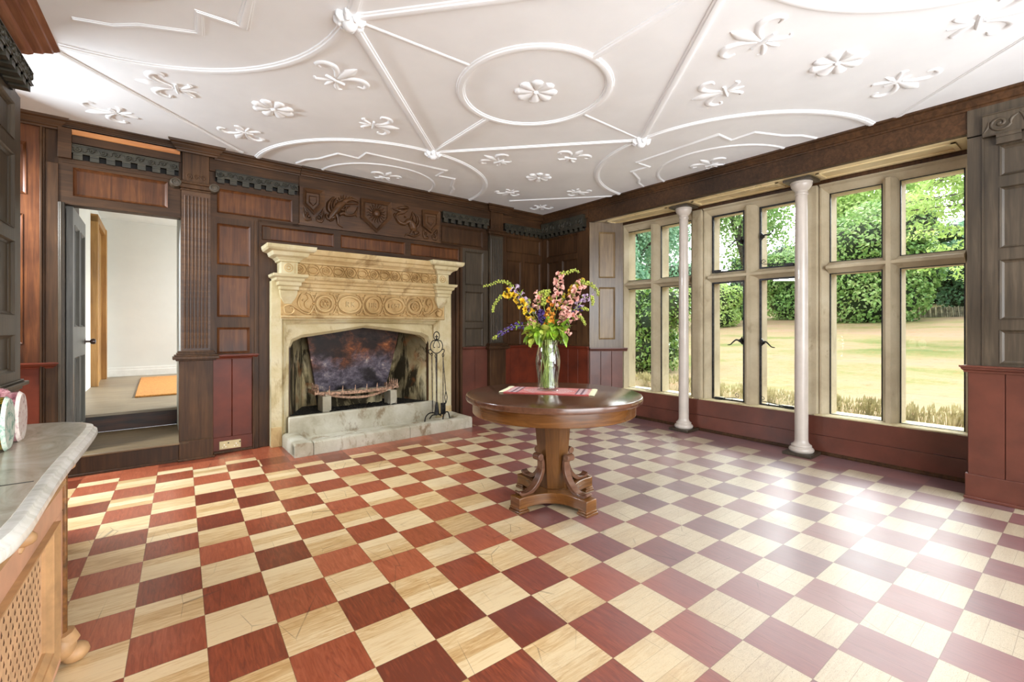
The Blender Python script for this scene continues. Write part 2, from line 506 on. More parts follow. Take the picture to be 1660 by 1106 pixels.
def fireback():
    m = NT('burnt_iron_plate'); v = m.coord('World'); z = m.sep(v)[2]
    n = m.noise(m.mapping(v, (1, 1, 1.3)), 6.5, 9, .76, .3); b_ = m.noise(v, 3.2, 4, .6, .4)
    low = m.ramp(n, [(.30, (30, 24, 26)), (.44, (74, 66, 76)), (.54, (112, 104, 116)), (.61, (150, 140, 140)), (.66, (226, 214, 190))])
    mid = m.ramp(n, [(.34, (34, 20, 12)), (.48, (84, 50, 34)), (.58, (128, 72, 38)), (.67, (196, 128, 76))])
    high = m.ramp(n, [(.38, (16, 12, 10)), (.60, (60, 44, 38))])
    h = m.math('ADD', z, m.math('MULTIPLY', m.math('SUBTRACT', b_, .5), .9))
    col = m.mix(m.ramp(h, [(.80, (0, 0, 0)), (.98, (1, 1, 1))]), low, mid)
    col = m.mix(m.ramp(m.math('SUBTRACT', h, .2), [(.86, (0, 0, 0)), (.99, (1, 1, 1))]), col, high)
    col = m.mix(m.ramp(m.noise(v, 3.0, 3, .5), [(.36, (.9, .9, .9)), (.46, (0, 0, 0))]), col, (24, 18, 16))
    m.set(base=col, rough=.5, metal=.3); m.bump(n, .35, .01)
    return m.m
M['fireback'] = fireback()
def marble():
    m = NT('grey_marble'); v = m.coord('World')
    n = m.noise(m.mapping(v, (3.0, 1.2, 3), rot=(0, 0, .5)), 2.6, 7, .66, 1.4)
    col = m.ramp(n, [(.3, (152, 146, 128)), (.5, (184, 178, 160)), (.7, (206, 202, 188))])
    m.set(base=col, rough=.24, coat=.2)
    return m.m
M['marble'] = marble()
def marble_edge():
    m = NT('pale_marble_edge'); v = m.coord('World')
    n = m.noise(m.mapping(v, (2, 9, 2)), 2.4, 6, .6, 1.0)
    m.set(base=m.ramp(n, [(.3, (196, 194, 182)), (.6, (228, 227, 220))]), rough=.2, coat=.2)
    return m.m
M['marble_edge'] = marble_edge()
M['salmon'] = plain('salmon_paint', (206, 158, 128), .38, var=.05, scale=6)
M['gilt'] = plain('carved_ochre_wood', (182, 142, 98), .5, var=.07, scale=10)
M['gilt_dark'] = plain('old_gilt_edge', (124, 84, 44), .45, .2, .2, 30)
M['cane_gap'] = plain('dark_behind_cane', (96, 62, 36), .8)
M['cane'] = plain('painted_lattice', (214, 174, 132), .45, var=.06, scale=14)

def floor_mat():
    m = NT('checkered_parquet'); v = m.coord('World')
    s = m.sep(v); x, y = s[0], s[1]
    # borders: plain red near the walls
    u = m.math('DIVIDE', x, T); w = m.math('DIVIDE', y, T)
    fu = m.math('FLOOR', u); fw = m.math('FLOOR', w)
    par = m.math('MODULO', m.math('ADD', m.math('ADD', fu, fw), 200), 2)     # 1 = red
    ymax = m.math('ADD', 2.655, m.math('MULTIPLY', m.math('MULTIPLY', m.math('GREATER_THAN', x, .27), m.math('LESS_THAN', x, 2.75)), -.50))
    inb = m.math('MULTIPLY', m.math('LESS_THAN', y, ymax), m.math('LESS_THAN', x, 4.55))
    red = m.math('MAXIMUM', par, m.math('SUBTRACT', 1, inb))
    # planks: three to a square; run along x in the light squares, along y in the red ones
    pu = m.math('MULTIPLY', u, 3); pw_ = m.math('MULTIPLY', w, 3)
    pl = m.math('ADD', m.math('MULTIPLY', m.math('FLOOR', pu), red), m.math('MULTIPLY', m.math('FLOOR', pw_), m.math('SUBTRACT', 1, red)))
    wnz = m.new('ShaderNodeTexWhiteNoise', noise_dimensions='3D')
    m.link(m.comb(fu, fw, pl), wnz.inputs[0])
    rnd = wnz.outputs[0]
    wn2 = m.new('ShaderNodeTexWhiteNoise', noise_dimensions='2D')
    m.link(m.comb(fu, fw, 0.0), wn2.inputs[0]); rnd2 = wn2.outputs[0]
    off = m.comb(m.math('MULTIPLY', rnd, 7), m.math('MULTIPLY', rnd, 5), 0.0)
    va = m.new('ShaderNodeVectorMath', operation='ADD'); m.link(v, va.inputs[0]); m.link(off, va.inputs[1])
    gx = m.noise(m.mapping(va.outputs[0], (3, 26, 1)), 2.4, 6, .62, 1.2)
    gy = m.noise(m.mapping(va.outputs[0], (26, 3, 1)), 2.4, 6, .62, 1.2)
    light = m.ramp(m.math('ADD', m.math('MULTIPLY', gx, .75), m.math('MULTIPLY', rnd, .27)),
                   [(.30, (186, 146, 92)), (.46, (212, 180, 130)), (.62, (228, 204, 160))])
    redc = m.ramp(m.math('ADD', m.math('MULTIPLY', gy, .55), m.math('MULTIPLY', rnd2, .30)),
                  [(.28, (110, 48, 28)), (.45, (150, 72, 44)), (.66, (184, 102, 70))])
    # wear: the south-east of the floor is scuffed to grey
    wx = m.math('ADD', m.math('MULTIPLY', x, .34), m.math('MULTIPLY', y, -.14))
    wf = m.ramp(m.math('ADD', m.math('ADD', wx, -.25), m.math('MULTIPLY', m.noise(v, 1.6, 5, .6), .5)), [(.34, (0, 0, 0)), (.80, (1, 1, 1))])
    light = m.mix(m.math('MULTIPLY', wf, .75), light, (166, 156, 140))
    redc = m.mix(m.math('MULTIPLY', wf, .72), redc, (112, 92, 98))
    crk = m.noise(m.mapping(va.outputs[0], (9, 34, 1)), 3, 3, .5, 3.5)
    crkf = m.ramp(m.math('ABSOLUTE', m.math('SUBTRACT', crk, .5)), [(0.0, (1, 1, 1)), (.022, (0, 0, 0))])
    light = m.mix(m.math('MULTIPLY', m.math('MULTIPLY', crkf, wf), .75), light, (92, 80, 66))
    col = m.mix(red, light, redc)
    # scratches
    sc = m.new('ShaderNodeTexVoronoi', feature='DISTANCE_TO_EDGE'); m.link(m.mapping(v, (1.6, .5, 1), rot=(0, 0, .6)), sc.inputs['Vector']); sc.inputs['Scale'].default_value = 3.2
    scf = m.ramp(sc.outputs[0], [(0, (1, 1, 1)), (.007, (0, 0, 0))])
    scm = m.math('MULTIPLY', scf, m.ramp(m.noise(v, 2.6, 3, .5), [(.5, (0, 0, 0)), (.6, (1, 1, 1))]))
    col = m.mix(m.math('MULTIPLY', scm, .65), col, (66, 50, 42))
    # joints
    def edge(a, k):
        fr = m.math('FRACT', a); e = m.math('MINIMUM', fr, m.math('SUBTRACT', 1, fr)); return m.math('LESS_THAN', e, k)
    je = m.math('MAXIMUM', edge(u, .006), edge(w, .006))
    jp = m.math('ADD', m.math('MULTIPLY', edge(pu, .012), red), m.math('MULTIPLY', edge(pw_, .012), m.math('SUBTRACT', 1, red)))
    jj = m.math('MAXIMUM', m.math('MULTIPLY', je, .45), m.math('MULTIPLY', jp, m.math('ADD', .12, m.math('MULTIPLY', wf, .3))))
    col = m.mix(jj, col, (74, 50, 34))
    rg = m.math('ADD', m.math('ADD', .24, m.math('MULTIPLY', m.noise(v, 7, 5, .6), .18)), m.math('MULTIPLY', wf, .14))
    rg = m.math('ADD', rg, m.math('MULTIPLY', rnd, .05))
    m.set(base=col, rough=rg, spec=.5, coat=.45, coatr=.32)
    h = m.math('ADD', m.math('MULTIPLY', m.math('ADD', gx, gy), .3), m.math('MULTIPLY', jj, -.6))
    h = m.math('ADD', h, m.math('MULTIPLY', rnd2, .4))
    m.bump(h, .12, .004)
    return m.m
M['floor'] = floor_mat()

def glass_pane():
    m = NT('window_glass'); m.n.remove(m.b)
    tr = m.new('ShaderNodeBsdfTransparent'); tr.inputs[0].default_value = (.97, .99, .98, 1)
    gl = m.new('ShaderNodeBsdfGlossy'); gl.inputs['Roughness'].default_value = .01
    fr = m.new('ShaderNodeFresnel'); fr.inputs[0].default_value = 1.45
    mx = m.new('ShaderNodeMixShader')
    m.link(fr.outputs[0], mx.inputs[0]); m.link(tr.outputs[0], mx.inputs[1]); m.link(gl.outputs[0], mx.inputs[2])
    m.link(mx.outputs[0], m.n['Material Output'].inputs[0])
    return m.m
M['glass'] = glass_pane()
def vase_glass():
    m = NT('vase_glass'); m.n.remove(m.b)
    tr = m.new('ShaderNodeBsdfTransparent'); tr.inputs[0].default_value = (.985, .995, .985, 1)
    gl = m.new('ShaderNodeBsdfGlossy'); gl.inputs['Roughness'].default_value = .03
    fr = m.new('ShaderNodeLayerWeight'); fr.inputs[0].default_value = .36
    mx = m.new('ShaderNodeMixShader')
    m.link(m.math('ADD', .03, m.math('MULTIPLY', fr.outputs['Facing'], .7)), mx.inputs[0])
    m.link(tr.outputs[0], mx.inputs[1]); m.link(gl.outputs[0], mx.inputs[2])
    m.link(mx.outputs[0], m.n['Material Output'].inputs[0])
    return m.m
M['vase'] = vase_glass()
# ------------------------------------------------------------------ floor, ceiling, plain walls
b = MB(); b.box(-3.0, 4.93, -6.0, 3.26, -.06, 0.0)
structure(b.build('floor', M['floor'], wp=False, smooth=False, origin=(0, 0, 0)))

b = MB()                       # ceiling slab, subdivided so that it leans with the walls
nx, ny = 12, 14
vs_ = []
for j in range(ny+1):
    for i in range(nx+1):
        x = -3.0+7.95*i/nx; y = -6.0+9.35*j/ny
        vs_.append((x, y, zc(x, y)))
fs_ = [(j*(nx+1)+i, j*(nx+1)+i+1, (j+1)*(nx+1)+i+1, (j+1)*(nx+1)+i) for j in range(ny) for i in range(nx)]
b.add(vs_, fs_)
n0 = len(vs_); b.add([(x, y, z+.2) for x, y, z in vs_], fs_)
for i in range(nx):
    b.f.append((i, i+1, n0+i+1, n0+i)); a = ny*(nx+1)+i; b.f.append((a, a+1, n0+a+1, n0+a))
for j in range(ny):
    a = j*(nx+1); c = a+nx+1; b.f.append((a, c, n0+c, n0+a)); a += nx; c += nx; b.f.append((a, c, n0+c, n0+a))
ceiling = structure(b.build('ceiling', M['plaster'], wp=False, smooth=False))

# plaster ribs: four nodes round a central ring, a lobe on each wall
CX0, CY0 = 1.765, .135
ND = {'w': (.425, .13), 'n': (1.725, 1.69), 'e': (3.14, .20), 's': (1.80, -1.36)}
b = MB(CEIL)
def crib(path, w=.068, h=.019, shape='double', sm=0, closed=False): b.rib(path, w, h, -.002, closed=closed, sm=sm, shape=shape)
def seg(p, q, n=8): return [(p[0]+(q[0]-p[0])*i/n, p[1]+(q[1]-p[1])*i/n) for i in range(n+1)]
crib(arc(CX0, .125, .535, .565, 0, 360, 48)[:-1], closed=True)
for p, q in (('w', 'n'), ('n', 'e'), ('e', 's'), ('s', 'w')): crib(seg(ND[p], ND[q]))
crib(seg(ND['n'], (1.74, .70))); crib(seg(ND['s'], (1.79, -.44)))
crib(seg(ND['w'], (1.22, .12)), .03, .009, 'round'); crib(seg(ND['e'], (2.31, .16)), .03, .009, 'round')
LOBES = [((-.95, .13), (1, 0), 1.37), ((1.64, 3.02), (0, -1), 1.33), ((4.50, .15), (-1, 0), 1.37), ((1.80, -2.72), (0, 1), 1.36)]
for (lx, ly), (dx_, dy_), r in LOBES:
    def L(lat, dep): return (lx+dx_*dep-dy_*lat, ly+dy_*dep+dx_*lat)
    crib([L(r*cos(radians(t)), r*sin(radians(t))) for t in range(0, 181, 5)])
    crib([L(.68*cos(radians(t)), .68*sin(radians(t))) for t in range(0, 181, 7)], .042, .011)
    half = [(.96, .12), (.90, .30), (.80, .42), (.74, .56), (.68, .70), (.46, .69), (.455, .90), (.0, .905)]
    crib([L(a, c) for a, c in half]+[L(-a, c) for a, c in reversed(half[:-1])], .042, .012)
for p, q in (((-.98, 1.60), (.16, 2.90)), ((3.45, 2.72), (4.42, 1.64)), ((3.64, -2.18), (4.42, -1.38)), ((-.98, -1.45), (.30, -2.70))):
    crib(seg(p, q), .05, .013)
structure(b.build('trim_1', M['plaster'], wp=False))
for k in ('w', 'n', 'e', 's'):   # leafy bosses over the crossings
    x, y = ND[k]; m_ = MB(CEIL)
    m_.dome((x, y), .052, .075, 0, 12)
    for j in range(8):
        t = j*pi/4+.3
        m_.rib([(x+.025*cos(t), y+.025*sin(t)), (x+.06*cos(t), y+.06*sin(t)), (x+.088*cos(t), y+.088*sin(t))], [.03, .05, .018], .05, 0, sm=3)
    o = m_.build('ceiling_boss', M['plaster'], wp=False)
    tag(o, {'w': 'knobbly plaster boss on the ceiling rib crossing at the upper left of the central ring',
            'n': 'small plaster boss on the ceiling crossing nearest the fireplace, lower left of the central ring',
            'e': 'small plaster boss on the ceiling crossing nearest the windows, lower right of the central ring',
            's': 'plaster boss on the ceiling crossing nearest the camera'}[k], 'boss', 'plaster bosses on the ceiling crossings')

def rosette(x, y, r, label):
    m_ = MB(CEIL)
    for j in range(8):
        t = j*pi/4+.2
        m_.rib([(x+r*.12*cos(t), y+r*.12*sin(t)), (x+r*.5*cos(t), y+r*.5*sin(t)), (x+r*.85*cos(t), y+r*.85*sin(t)), (x+r*1.02*cos(t), y+r*1.02*sin(t))],
               [r*.10, r*.44, r*.58, r*.24], .022, -.002, sm=4)
    m_.dome((x, y), r*.14, .022, 0, 10)
    tag(m_.build('plaster_rosette', M['plaster'], wp=False), label, 'rosette', 'plaster rosettes on the ceiling')
def fleur(x, y, ang, L, label):
    c, s = cos(ang), sin(ang)
    def P(a, q): return (x+L*(a*c-q*s), y+L*(a*s+q*c))
    m_ = MB(CEIL)
    def R(pts, w, h=.017): m_.rib([P(*p) for p in pts], [v*L for v in w], h, -.002, sm=4)
    R([(-.05, 0), (.15, 0), (.38, 0), (.60, 0)], [.08, .20, .26, .03], .019)
    for g in (-1, 1):
        R([(-.02, g*.05), (.18, g*.16), (.32, g*.34), (.26, g*.52), (.10, g*.56), (.06, g*.44)], [.08, .12, .15, .13, .10, .05], .016)
        R([(-.16, g*.04), (-.28, g*.14), (-.38, g*.26), (-.33, g*.33)], [.06, .10, .09, .03], .014)
    R([(-.16, 0), (-.30, 0), (-.46, 0)], [.07, .11, .03], .015)
    R([(-.10, -.22), (-.10, 0), (-.10, .22)], [.06, .07, .06], .017)
    tag(m_.build('plaster_fleur_de_lis', M['plaster'], wp=False), label, 'fleur-de-lis', 'plaster fleurs-de-lis on the ceiling')
rosette(1.775, .115, .155, 'plaster rosette in the middle of the round central ceiling ring')
rosette(.26, 1.62, .15, 'plaster rosette among fleurs-de-lis on the ceiling above the first carved pilaster')
rosette(3.09, 1.64, .15, 'plaster rosette on the far ceiling above the flower vase')
rosette(3.10, -1.37, .15, 'large plaster rosette on the near right ceiling above the right window')
def FL(x, y, cx_, cy_, L, label): fleur(x, y, atan2(y-cy_, x-cx_), L, label)
Q1 = (.26, 1.62); Q2 = (3.09, 1.64); Q3 = (3.10, -1.37)
FL(-.40, 1.70, *Q1, .34, 'faint plaster fleur-de-lis at the far left of the ceiling, between rosette and cornice')
FL(.55, .82, *Q1, .34, 'plaster fleur-de-lis on the ceiling just left of the diagonal rib, near the upper left boss')
FL(1.04, 1.41, *Q1, .32, 'plaster fleur-de-lis on the ceiling between left rosette and fireplace-side boss')
FL(.12, 2.32, *Q1, .32, 'plaster fleur-de-lis on the ceiling right of the straight pale rib, above the first pilaster')
FL(-.80, 2.52, -.3, 2.2, .34, 'faint plaster fleur-de-lis on the ceiling above the doorway, behind the straight rib')
FL(2.37, 1.48, *Q2, .32, 'plaster fleur-de-lis on the ceiling right of the fireplace-side boss')
FL(2.93, .91, *Q2, .32, 'plaster fleur-de-lis on the ceiling left of the window-side boss')
FL(3.19, 2.38, *Q2, .30, 'plaster fleur-de-lis on the far ceiling above the second fluted pilaster')
FL(3.90, 1.80, *Q2, .30, 'plaster fleur-de-lis on the far ceiling near the window cornice, right of the far rosette')
FL(4.05, 2.72, 3.5, 2.2, .30, 'plaster fleur-de-lis tucked in the far ceiling corner of the room')
FL(2.87, -.71, *Q3, .34, 'plaster fleur-de-lis on the ceiling just above the long window-side arc')
FL(2.45, -1.17, *Q3, .36, 'big plaster fleur-de-lis upper right of the central ring')
FL(3.73, -1.55, *Q3, .34, 'plaster fleur-de-lis right of the near right rosette, close to the window cornice')
FL(3.26, -2.03, *Q3, .36, 'plaster fleur-de-lis in the upper right corner of the picture')
FL(1.62, 2.74, 1.62, 3.3, .30, 'plaster fleur-de-lis inside the half-round ceiling lobe above the coat of arms')
FL(4.26, .15, 4.9, .15, .32, 'plaster fleur-de-lis inside the half-round ceiling lobe above the two columns')
FL(-.55, .13, -1.2, .13, .32, 'plaster fleur-de-lis inside the left half-round ceiling lobe')

# ------------------------------------------------------------------ panelling helpers
def panel(tf, s0, s1, z0, z1, parent, mat=None, d=.0, depth=.022, bead=.022, name='panel'):
    """one recessed panel with its bead moulding; frame front sits at d+depth"""
    m_ = MB(tf)
    m_.box(s0, s1, d-.012, d+.003, z0, z1)
    i = bead
    O = [(s0, z0), (s1, z0), (s1, z1), (s0, z1)]
    I1 = [(s0+i*.45, z0+i*.45), (s1-i*.45, z0+i*.45), (s1-i*.45, z1-i*.45), (s0+i*.45, z1-i*.45)]
    I2 = [(s0+i, z0+i), (s1-i, z0+i), (s1-i, z1-i), (s0+i, z1-i)]
    m_.ring(O, I1, d-.01, d+depth+.006, di=d+depth*.7)
    m_.ring(I1, I2, d-.01, d+depth*.62, di=d+.006)
    return m_.build(name, mat or M['wood_panel'], parent)
def framing(tf, S0, S1, Z0, Z1, holes, parent, mat=None, d0=-.01, d1=.022, name='framing', bev=.003):
    """stiles and rails: the area S0..S1 x Z0..Z1 minus the rectangular holes"""
    ss = sorted(set([S0, S1]+[h[0] for h in holes]+[h[1] for h in holes]))
    m_ = MB(tf)
    zs = sorted(set([Z0, Z1]+[h[2] for h in holes]+[h[3] for h in holes]))
    def hole(s, z): return any(h[0] < s < h[1] and h[2] < z < h[3] for h in holes)
    for i in range(len(ss)-1):
        sm = (ss[i]+ss[i+1])/2; run = None
        for j in range(len(zs)-1):
            zm = (zs[j]+zs[j+1])/2
            if not hole(sm, zm):
                if run is None: run = zs[j]
            elif run is not None:
                m_.box(ss[i], ss[i+1], d0, d1, run, zs[j]); run = None
        if run is not None: m_.box(ss[i], ss[i+1], d0, d1, run, zs[-1])
    return m_.build(name, mat or M['wood'], parent)
CORN = [(0, 0), (.018, .0), (.022, .014), (.034, .022), (.038, .036), (.058, .052), (.062, .064), (.082, .074), (.085, .095), (0, .095)]
def cornice(tf, s0, s1, z0, d, parent, m0=None, m1=None, mat=None, sc=1.0, name='cornice', n=6):
    m_ = MB(tf)
    prof = [(d+p*sc, z0+q*sc) for p, q in CORN]
    if m0 is not None or m1 is not None:
        k = len(prof); vs_ = []; fs_ = []
        for i in range(n+1):
            t = i/n
            for bb, cc in prof:
                a = s0+(s1-s0)*t+(1-t)*(m0 or 0)*(bb-d)+t*(m1 or 0)*(bb-d)
                vs_.append((a, bb, cc))
        for i in range(n):
            for j in range(k): fs_.append((i*k+j, i*k+(j+1)%k, (i+1)*k+(j+1)%k, (i+1)*k+j))
        fs_ += [tuple(range(k-1, -1, -1)), tuple(n*k+j for j in range(k))]
        m_.add(vs_, fs_)
    else: m_.extrude(prof, s0, s1, n=n)
    return m_.build(name, mat or M['wood_h'], parent)
CAP = [(0, 0), (.012, .0), (.014, .012), (.03, .022), (.034, .034), (.046, .038), (.046, .05), (0, .052)]
def capmould(tf, s0, s1, z0, d, parent, mat, name='dado_cap', sc=1.0, e0=0, e1=0):
    m_ = MB(tf); prof = [(d+p*sc, z0+q*sc) for p, q in CAP]; k = len(prof); vs_ = []; fs_ = []
    for t in (0, 1):
        for bb, cc in prof:
            vs_.append(((s0-e0*(bb-d)) if t == 0 else (s1+e1*(bb-d)), bb, cc))
    for j in range(k): fs_.append((j, (j+1)%k, k+(j+1)%k, k+j))
    fs_ += [tuple(range(k-1, -1, -1)), tuple(k+j for j in range(k))]
    m_.add(vs_, fs_)
    return m_.build(name, mat, parent)
def dado(tf, s0, s1, z0, z1, seams, parent, mat, d=.02, name='dado_board'):
    """vertical boards with V joints"""
    e = [s0]+list(seams)+[s1]
    m_ = MB(tf)
    for i in range(len(e)-1):
        m_.add([(e[i]+.001, -.01, z0), (e[i+1]-.001, -.01, z0), (e[i+1]-.001, -.01, z1), (e[i]+.001, -.01, z1),
                (e[i]+.001, d-.005, z0), (e[i+1]-.001, d-.005, z0), (e[i+1]-.001, d-.005, z1), (e[i]+.001, d-.005, z1),
                (e[i]+.005, d, z0), (e[i+1]-.005, d, z0), (e[i+1]-.005, d, z1), (e[i]+.005, d, z1)],
               [(0, 1, 2, 3), (0, 4, 5, 1), (2, 6, 7, 3), (0, 3, 7, 4), (1, 5, 6, 2), (4, 8, 9, 5), (5, 9, 10, 6), (6, 10, 11, 7), (7, 11, 8, 4), (8, 9, 10, 11)])
    return m_.build(name, mat, parent, smooth=False)
def carved_frieze(tf, s0, s1, z0, z1, d, label, seed=1, plinth=True, big=False, mat=None):
    """projecting frieze board with running scrolls over a row of dentils"""
    mat = mat or M['wood_frieze']
    c0 = tf((s0+s1)/2, d, z0)
    root = thing('carved_frieze', warp(c0), label, 'frieze', 'carved friezes below the cornice')
    dent = .05 if not big else .07
    hb = z1-z0-dent
    m_ = MB(tf); m_.box(s0, s1, .0, d, z0+dent, z1)
    m_.box(s0, s1, .0, d+.008, z1-.008, z1); m_.box(s0, s1, .0, d+.008, z0+dent, z0+dent+.008)
    m_.build('frieze_board', mat, root, bevel=.002)
    m_ = MB(tf); zm = z0+dent+hb/2; r = hb*.36
    n = max(1, int(round((s1-s0)/(r*3.0)))); st = (s1-s0)/n
    for i in range(n):
        cx_ = s0+st*(i+.5); g = 1 if i % 2 else -1
        m_.rib(spiral(cx_, zm, r*.95, r*.12, g*pi*.9, -g*1.4), [r*.34]*23, .012, d-.001)
        m_.dome((cx_, zm), r*.22, .012, d)
        m_.rib([(cx_-st*.5, zm-g*r*.7), (cx_-st*.32, zm-g*r*.2), (cx_-r*.9, zm+g*r*.5)], [r*.2, r*.34, r*.12], .01, d-.001, sm=4)
        m_.rib([(cx_+r*.9, zm-g*r*.4), (cx_+st*.34, zm+g*r*.3), (cx_+st*.46, zm+g*r*.85)], [r*.12, r*.34, r*.08], .01, d-.001, sm=4)
    m_.build('scroll_carving', mat, root)
    w = .052 if not big else .1; k = max(2, int((s1-s0)/(w*1.9))); st = (s1-s0)/k
    for i in range(k):
        m_ = MB(tf); a = s0+st*(i+.12)
        m_.box(a, a+st*.56, 0, d, z0, z0+dent+.001)
        m_.box(a, a+st*.56, 0, d+.006, z0+dent*.7, z0+dent+.001)
        m_.build('dentil', mat, root, smooth=False)
    m_ = MB(tf); m_.box(s0, s1, 0, d*.3, z0, z0+dent); m_.build('backing', M['dark'], root)
    return root

# ------------------------------------------------------------------ north wall (fireplace wall)
wn_ = thing('wall_north', FWALL(0, 0, 0), kind='structure')
m_ = MB(FWALL)
for a in ((-3.0, -1.46, 0, 3.2), (-1.46, -.64, 2.38, 3.2), (-.64, .345, 0, 3.2), (.345, 2.065, 1.37, 3.2), (2.065, 4.22, 0, 3.2)):
    n_ = max(1, int((a[1]-a[0])/.5))
    m_.lbox(a[0], a[1], -.14, 0.0, a[2], a[3], n_)
m_.build('backing', M['wood'], wn_, smooth=False)

PZ = .975                       # height of the dado cap
# left of the doorway
holes = [(-1.90, -1.70, 1.16, 2.25), (-1.90, -1.68, 2.42, 2.86), (-2.35, -2.0, 1.16, 2.25), (-2.35, -2.0, 2.42, 2.86)]
framing(FWALL, -2.7, -1.60, 1.0, 3.06, holes, wn_, M['wood_orange'])
for h in holes: panel(FWALL, *h, wn_, M['wood_orange'])
m_ = MB(FWALL); m_.box(-1.60, -1.585, 0, .045, 0, 3.05); m_.box(-1.585, -1.57, 0, .035, 0, 3.05); m_.box(-1.57, -1.49, 0, .03, 0, 2.72)
m_.build('door_stile', M['wood'], wn_, bevel=.003)
m_ = MB(FWALL); m_.box(-1.49, -1.45, 0, .05, 0, 2.385); m_.box(-1.478, -1.466, 0, .06, 0, 2.385)
m_.build('door_architrave', M['wood_grey'], wn_, bevel=.003)
dado(FWALL, -2.7, -1.60, .0, PZ-.02, (-2.35, -2.0), wn_, M['red'])
capmould(FWALL, -2.7, -1.53, PZ-.03, .02, wn_, M['red'], e1=1)
m_ = MB(FWALL); m_.box(-1.60, -1.545, 0, .02, 0, PZ-.03); m_.build('dado_stile', M['red'], wn_)
# above the doorway
framing(FWALL, -1.49, -.645, 2.38, 2.78, [(-1.40, -.745, 2.455, 2.705)], wn_, M['wood_h'])
panel(FWALL, -1.40, -.745, 2.455, 2.705, wn_)
m_ = MB(FWALL); m_.box(-1.49, -.64, .0, .035, 2.372, 2.388); m_.box(-1.47, -.64, .02, .03, 2.735, 2.75)
m_.lbox(-1.49, -1.405, 0, .07, 2.77, 3.03, 1)
m_.build('door_head_rail', M['wood_h'], wn_, bevel=.002)
m_ = MB(FWALL); m_.box(-1.49, -.645, 0, .03, 2.92, 3.005); m_.build('frieze_rail', M['wood_h'], wn_)
m_ = MB(FWALL)
prof = [(.0, 2.985), (.035, 2.99), (.05, 3.012), (.052, 3.03), (.0, 3.032)]
m_.extrude(prof, -1.405, -.65, n=6); m_.build('split_cornice_strip', M['wood_fresh'], wn_)
# between the first pilaster and the chimneypiece
holes = [(-.345, .36, 2.475, 2.72), (-.345, -.05, 1.945, 2.365), (-.345, -.055, 1.405, 1.835), (-.345, -.055, 1.025, 1.295)]
framing(FWALL, -.40, .36, PZ, 2.78, [holes[0]], wn_, M['wood_h']) if False else None
framing(FWALL, -.41, .44, 2.43, 2.79, [holes[0]], wn_, M['wood_h'])
framing(FWALL, -.41, -.012, PZ+.01, 2.43, holes[1:], wn_)
for h in holes: panel(FWALL, *h, wn_)
m_ = MB(FWALL)
m_.box(-.012, .012, 0, .04, 0, 2.43); m_.box(.012, .03, 0, .028, 0, 2.43); m_.box(.03, .042, 0, .036, 0, 2.43); m_.box(.042, .145, 0, .012, 0, 2.43)
m_.build('moulded_stile', M['wood'], wn_, bevel=.002)
m_ = MB(FWALL)
m_.box(.145, .36, 0, .012, 1.3, 2.25); m_.box(2.05, 2.55, 0, .012, 1.3, 2.25)
m_.build('back_board', M['wood'], wn_)
m_ = MB(FWALL); m_.lbox(-.41, .44, 0, .03, 2.89, 3.03, 2); m_.build('frieze_rail', M['wood_h'], wn_)
dado(FWALL, -.39, -.03, .16, PZ-.01, (-.215,), wn_, M['red'])
m_ = MB(FWALL); m_.box(-.39, -.03, 0, .03, 0, .165); m_.build('dado_skirting', M['red'], wn_, bevel=.003)
m_ = MB(FWALL); m_.box(-.39, -.01, 0, .042, 0, .028); m_.build('floor_bead', M['wood'], wn_, bevel=.004)
m_ = MB(FWALL); m_.box(-.03, -.012, 0, .05, 0, PZ+.02); m_.build('dado_stile', M['wood'], wn_, bevel=.003)
capmould(FWALL, -.40, .0, PZ-.01, .02, wn_, M['red'], e1=.6)
# above the chimneypiece
holes = [(.06, .815, 2.245, 2.40), (.895, 1.72, 2.245, 2.40), (1.805, 2.545, 2.245, 2.40)]
framing(FWALL, .02, 2.60, 2.20, 2.46, holes, wn_, M['wood_h'])
for h in holes: panel(FWALL, *h, wn_, M['wood_panel'], bead=.016)
holes = [(2.66, 2.98, 1.905, 2.39), (2.66, 2.98, 1.375, 1.81), (2.66, 2.98, .985+.03, 1.29), (2.265, 2.97, 2.465, 2.71)]
framing(FWALL, 2.60, 3.06, PZ+.01, 2.43, holes[:3], wn_, M['wood_grey'])
framing(FWALL, 2.23, 3.06, 2.43, 2.79, [holes[3]], wn_, M['wood_h'])
for h in holes: panel(FWALL, *h, wn_, M['wood'] if h[0] < 2.5 else M['wood_grey'])
m_ = MB(FWALL)
m_.box(2.36, 2.50, 0, .012, 0, 2.22); m_.box(2.50, 2.52, 0, .036, 0, 2.22); m_.box(2.52, 2.56, 0, .02, 0, 2.22); m_.box(2.56, 2.60, 0, .045, 0, 2.43)
m_.build('moulded_stile', M['wood'], wn_, bevel=.002)
dado(FWALL, 2.60, 3.06, .0, PZ-.01, (2.83,), wn_, M['red_dark'])
capmould(FWALL, 2.60, 3.06, PZ-.01, .02, wn_, M['red_dark'])
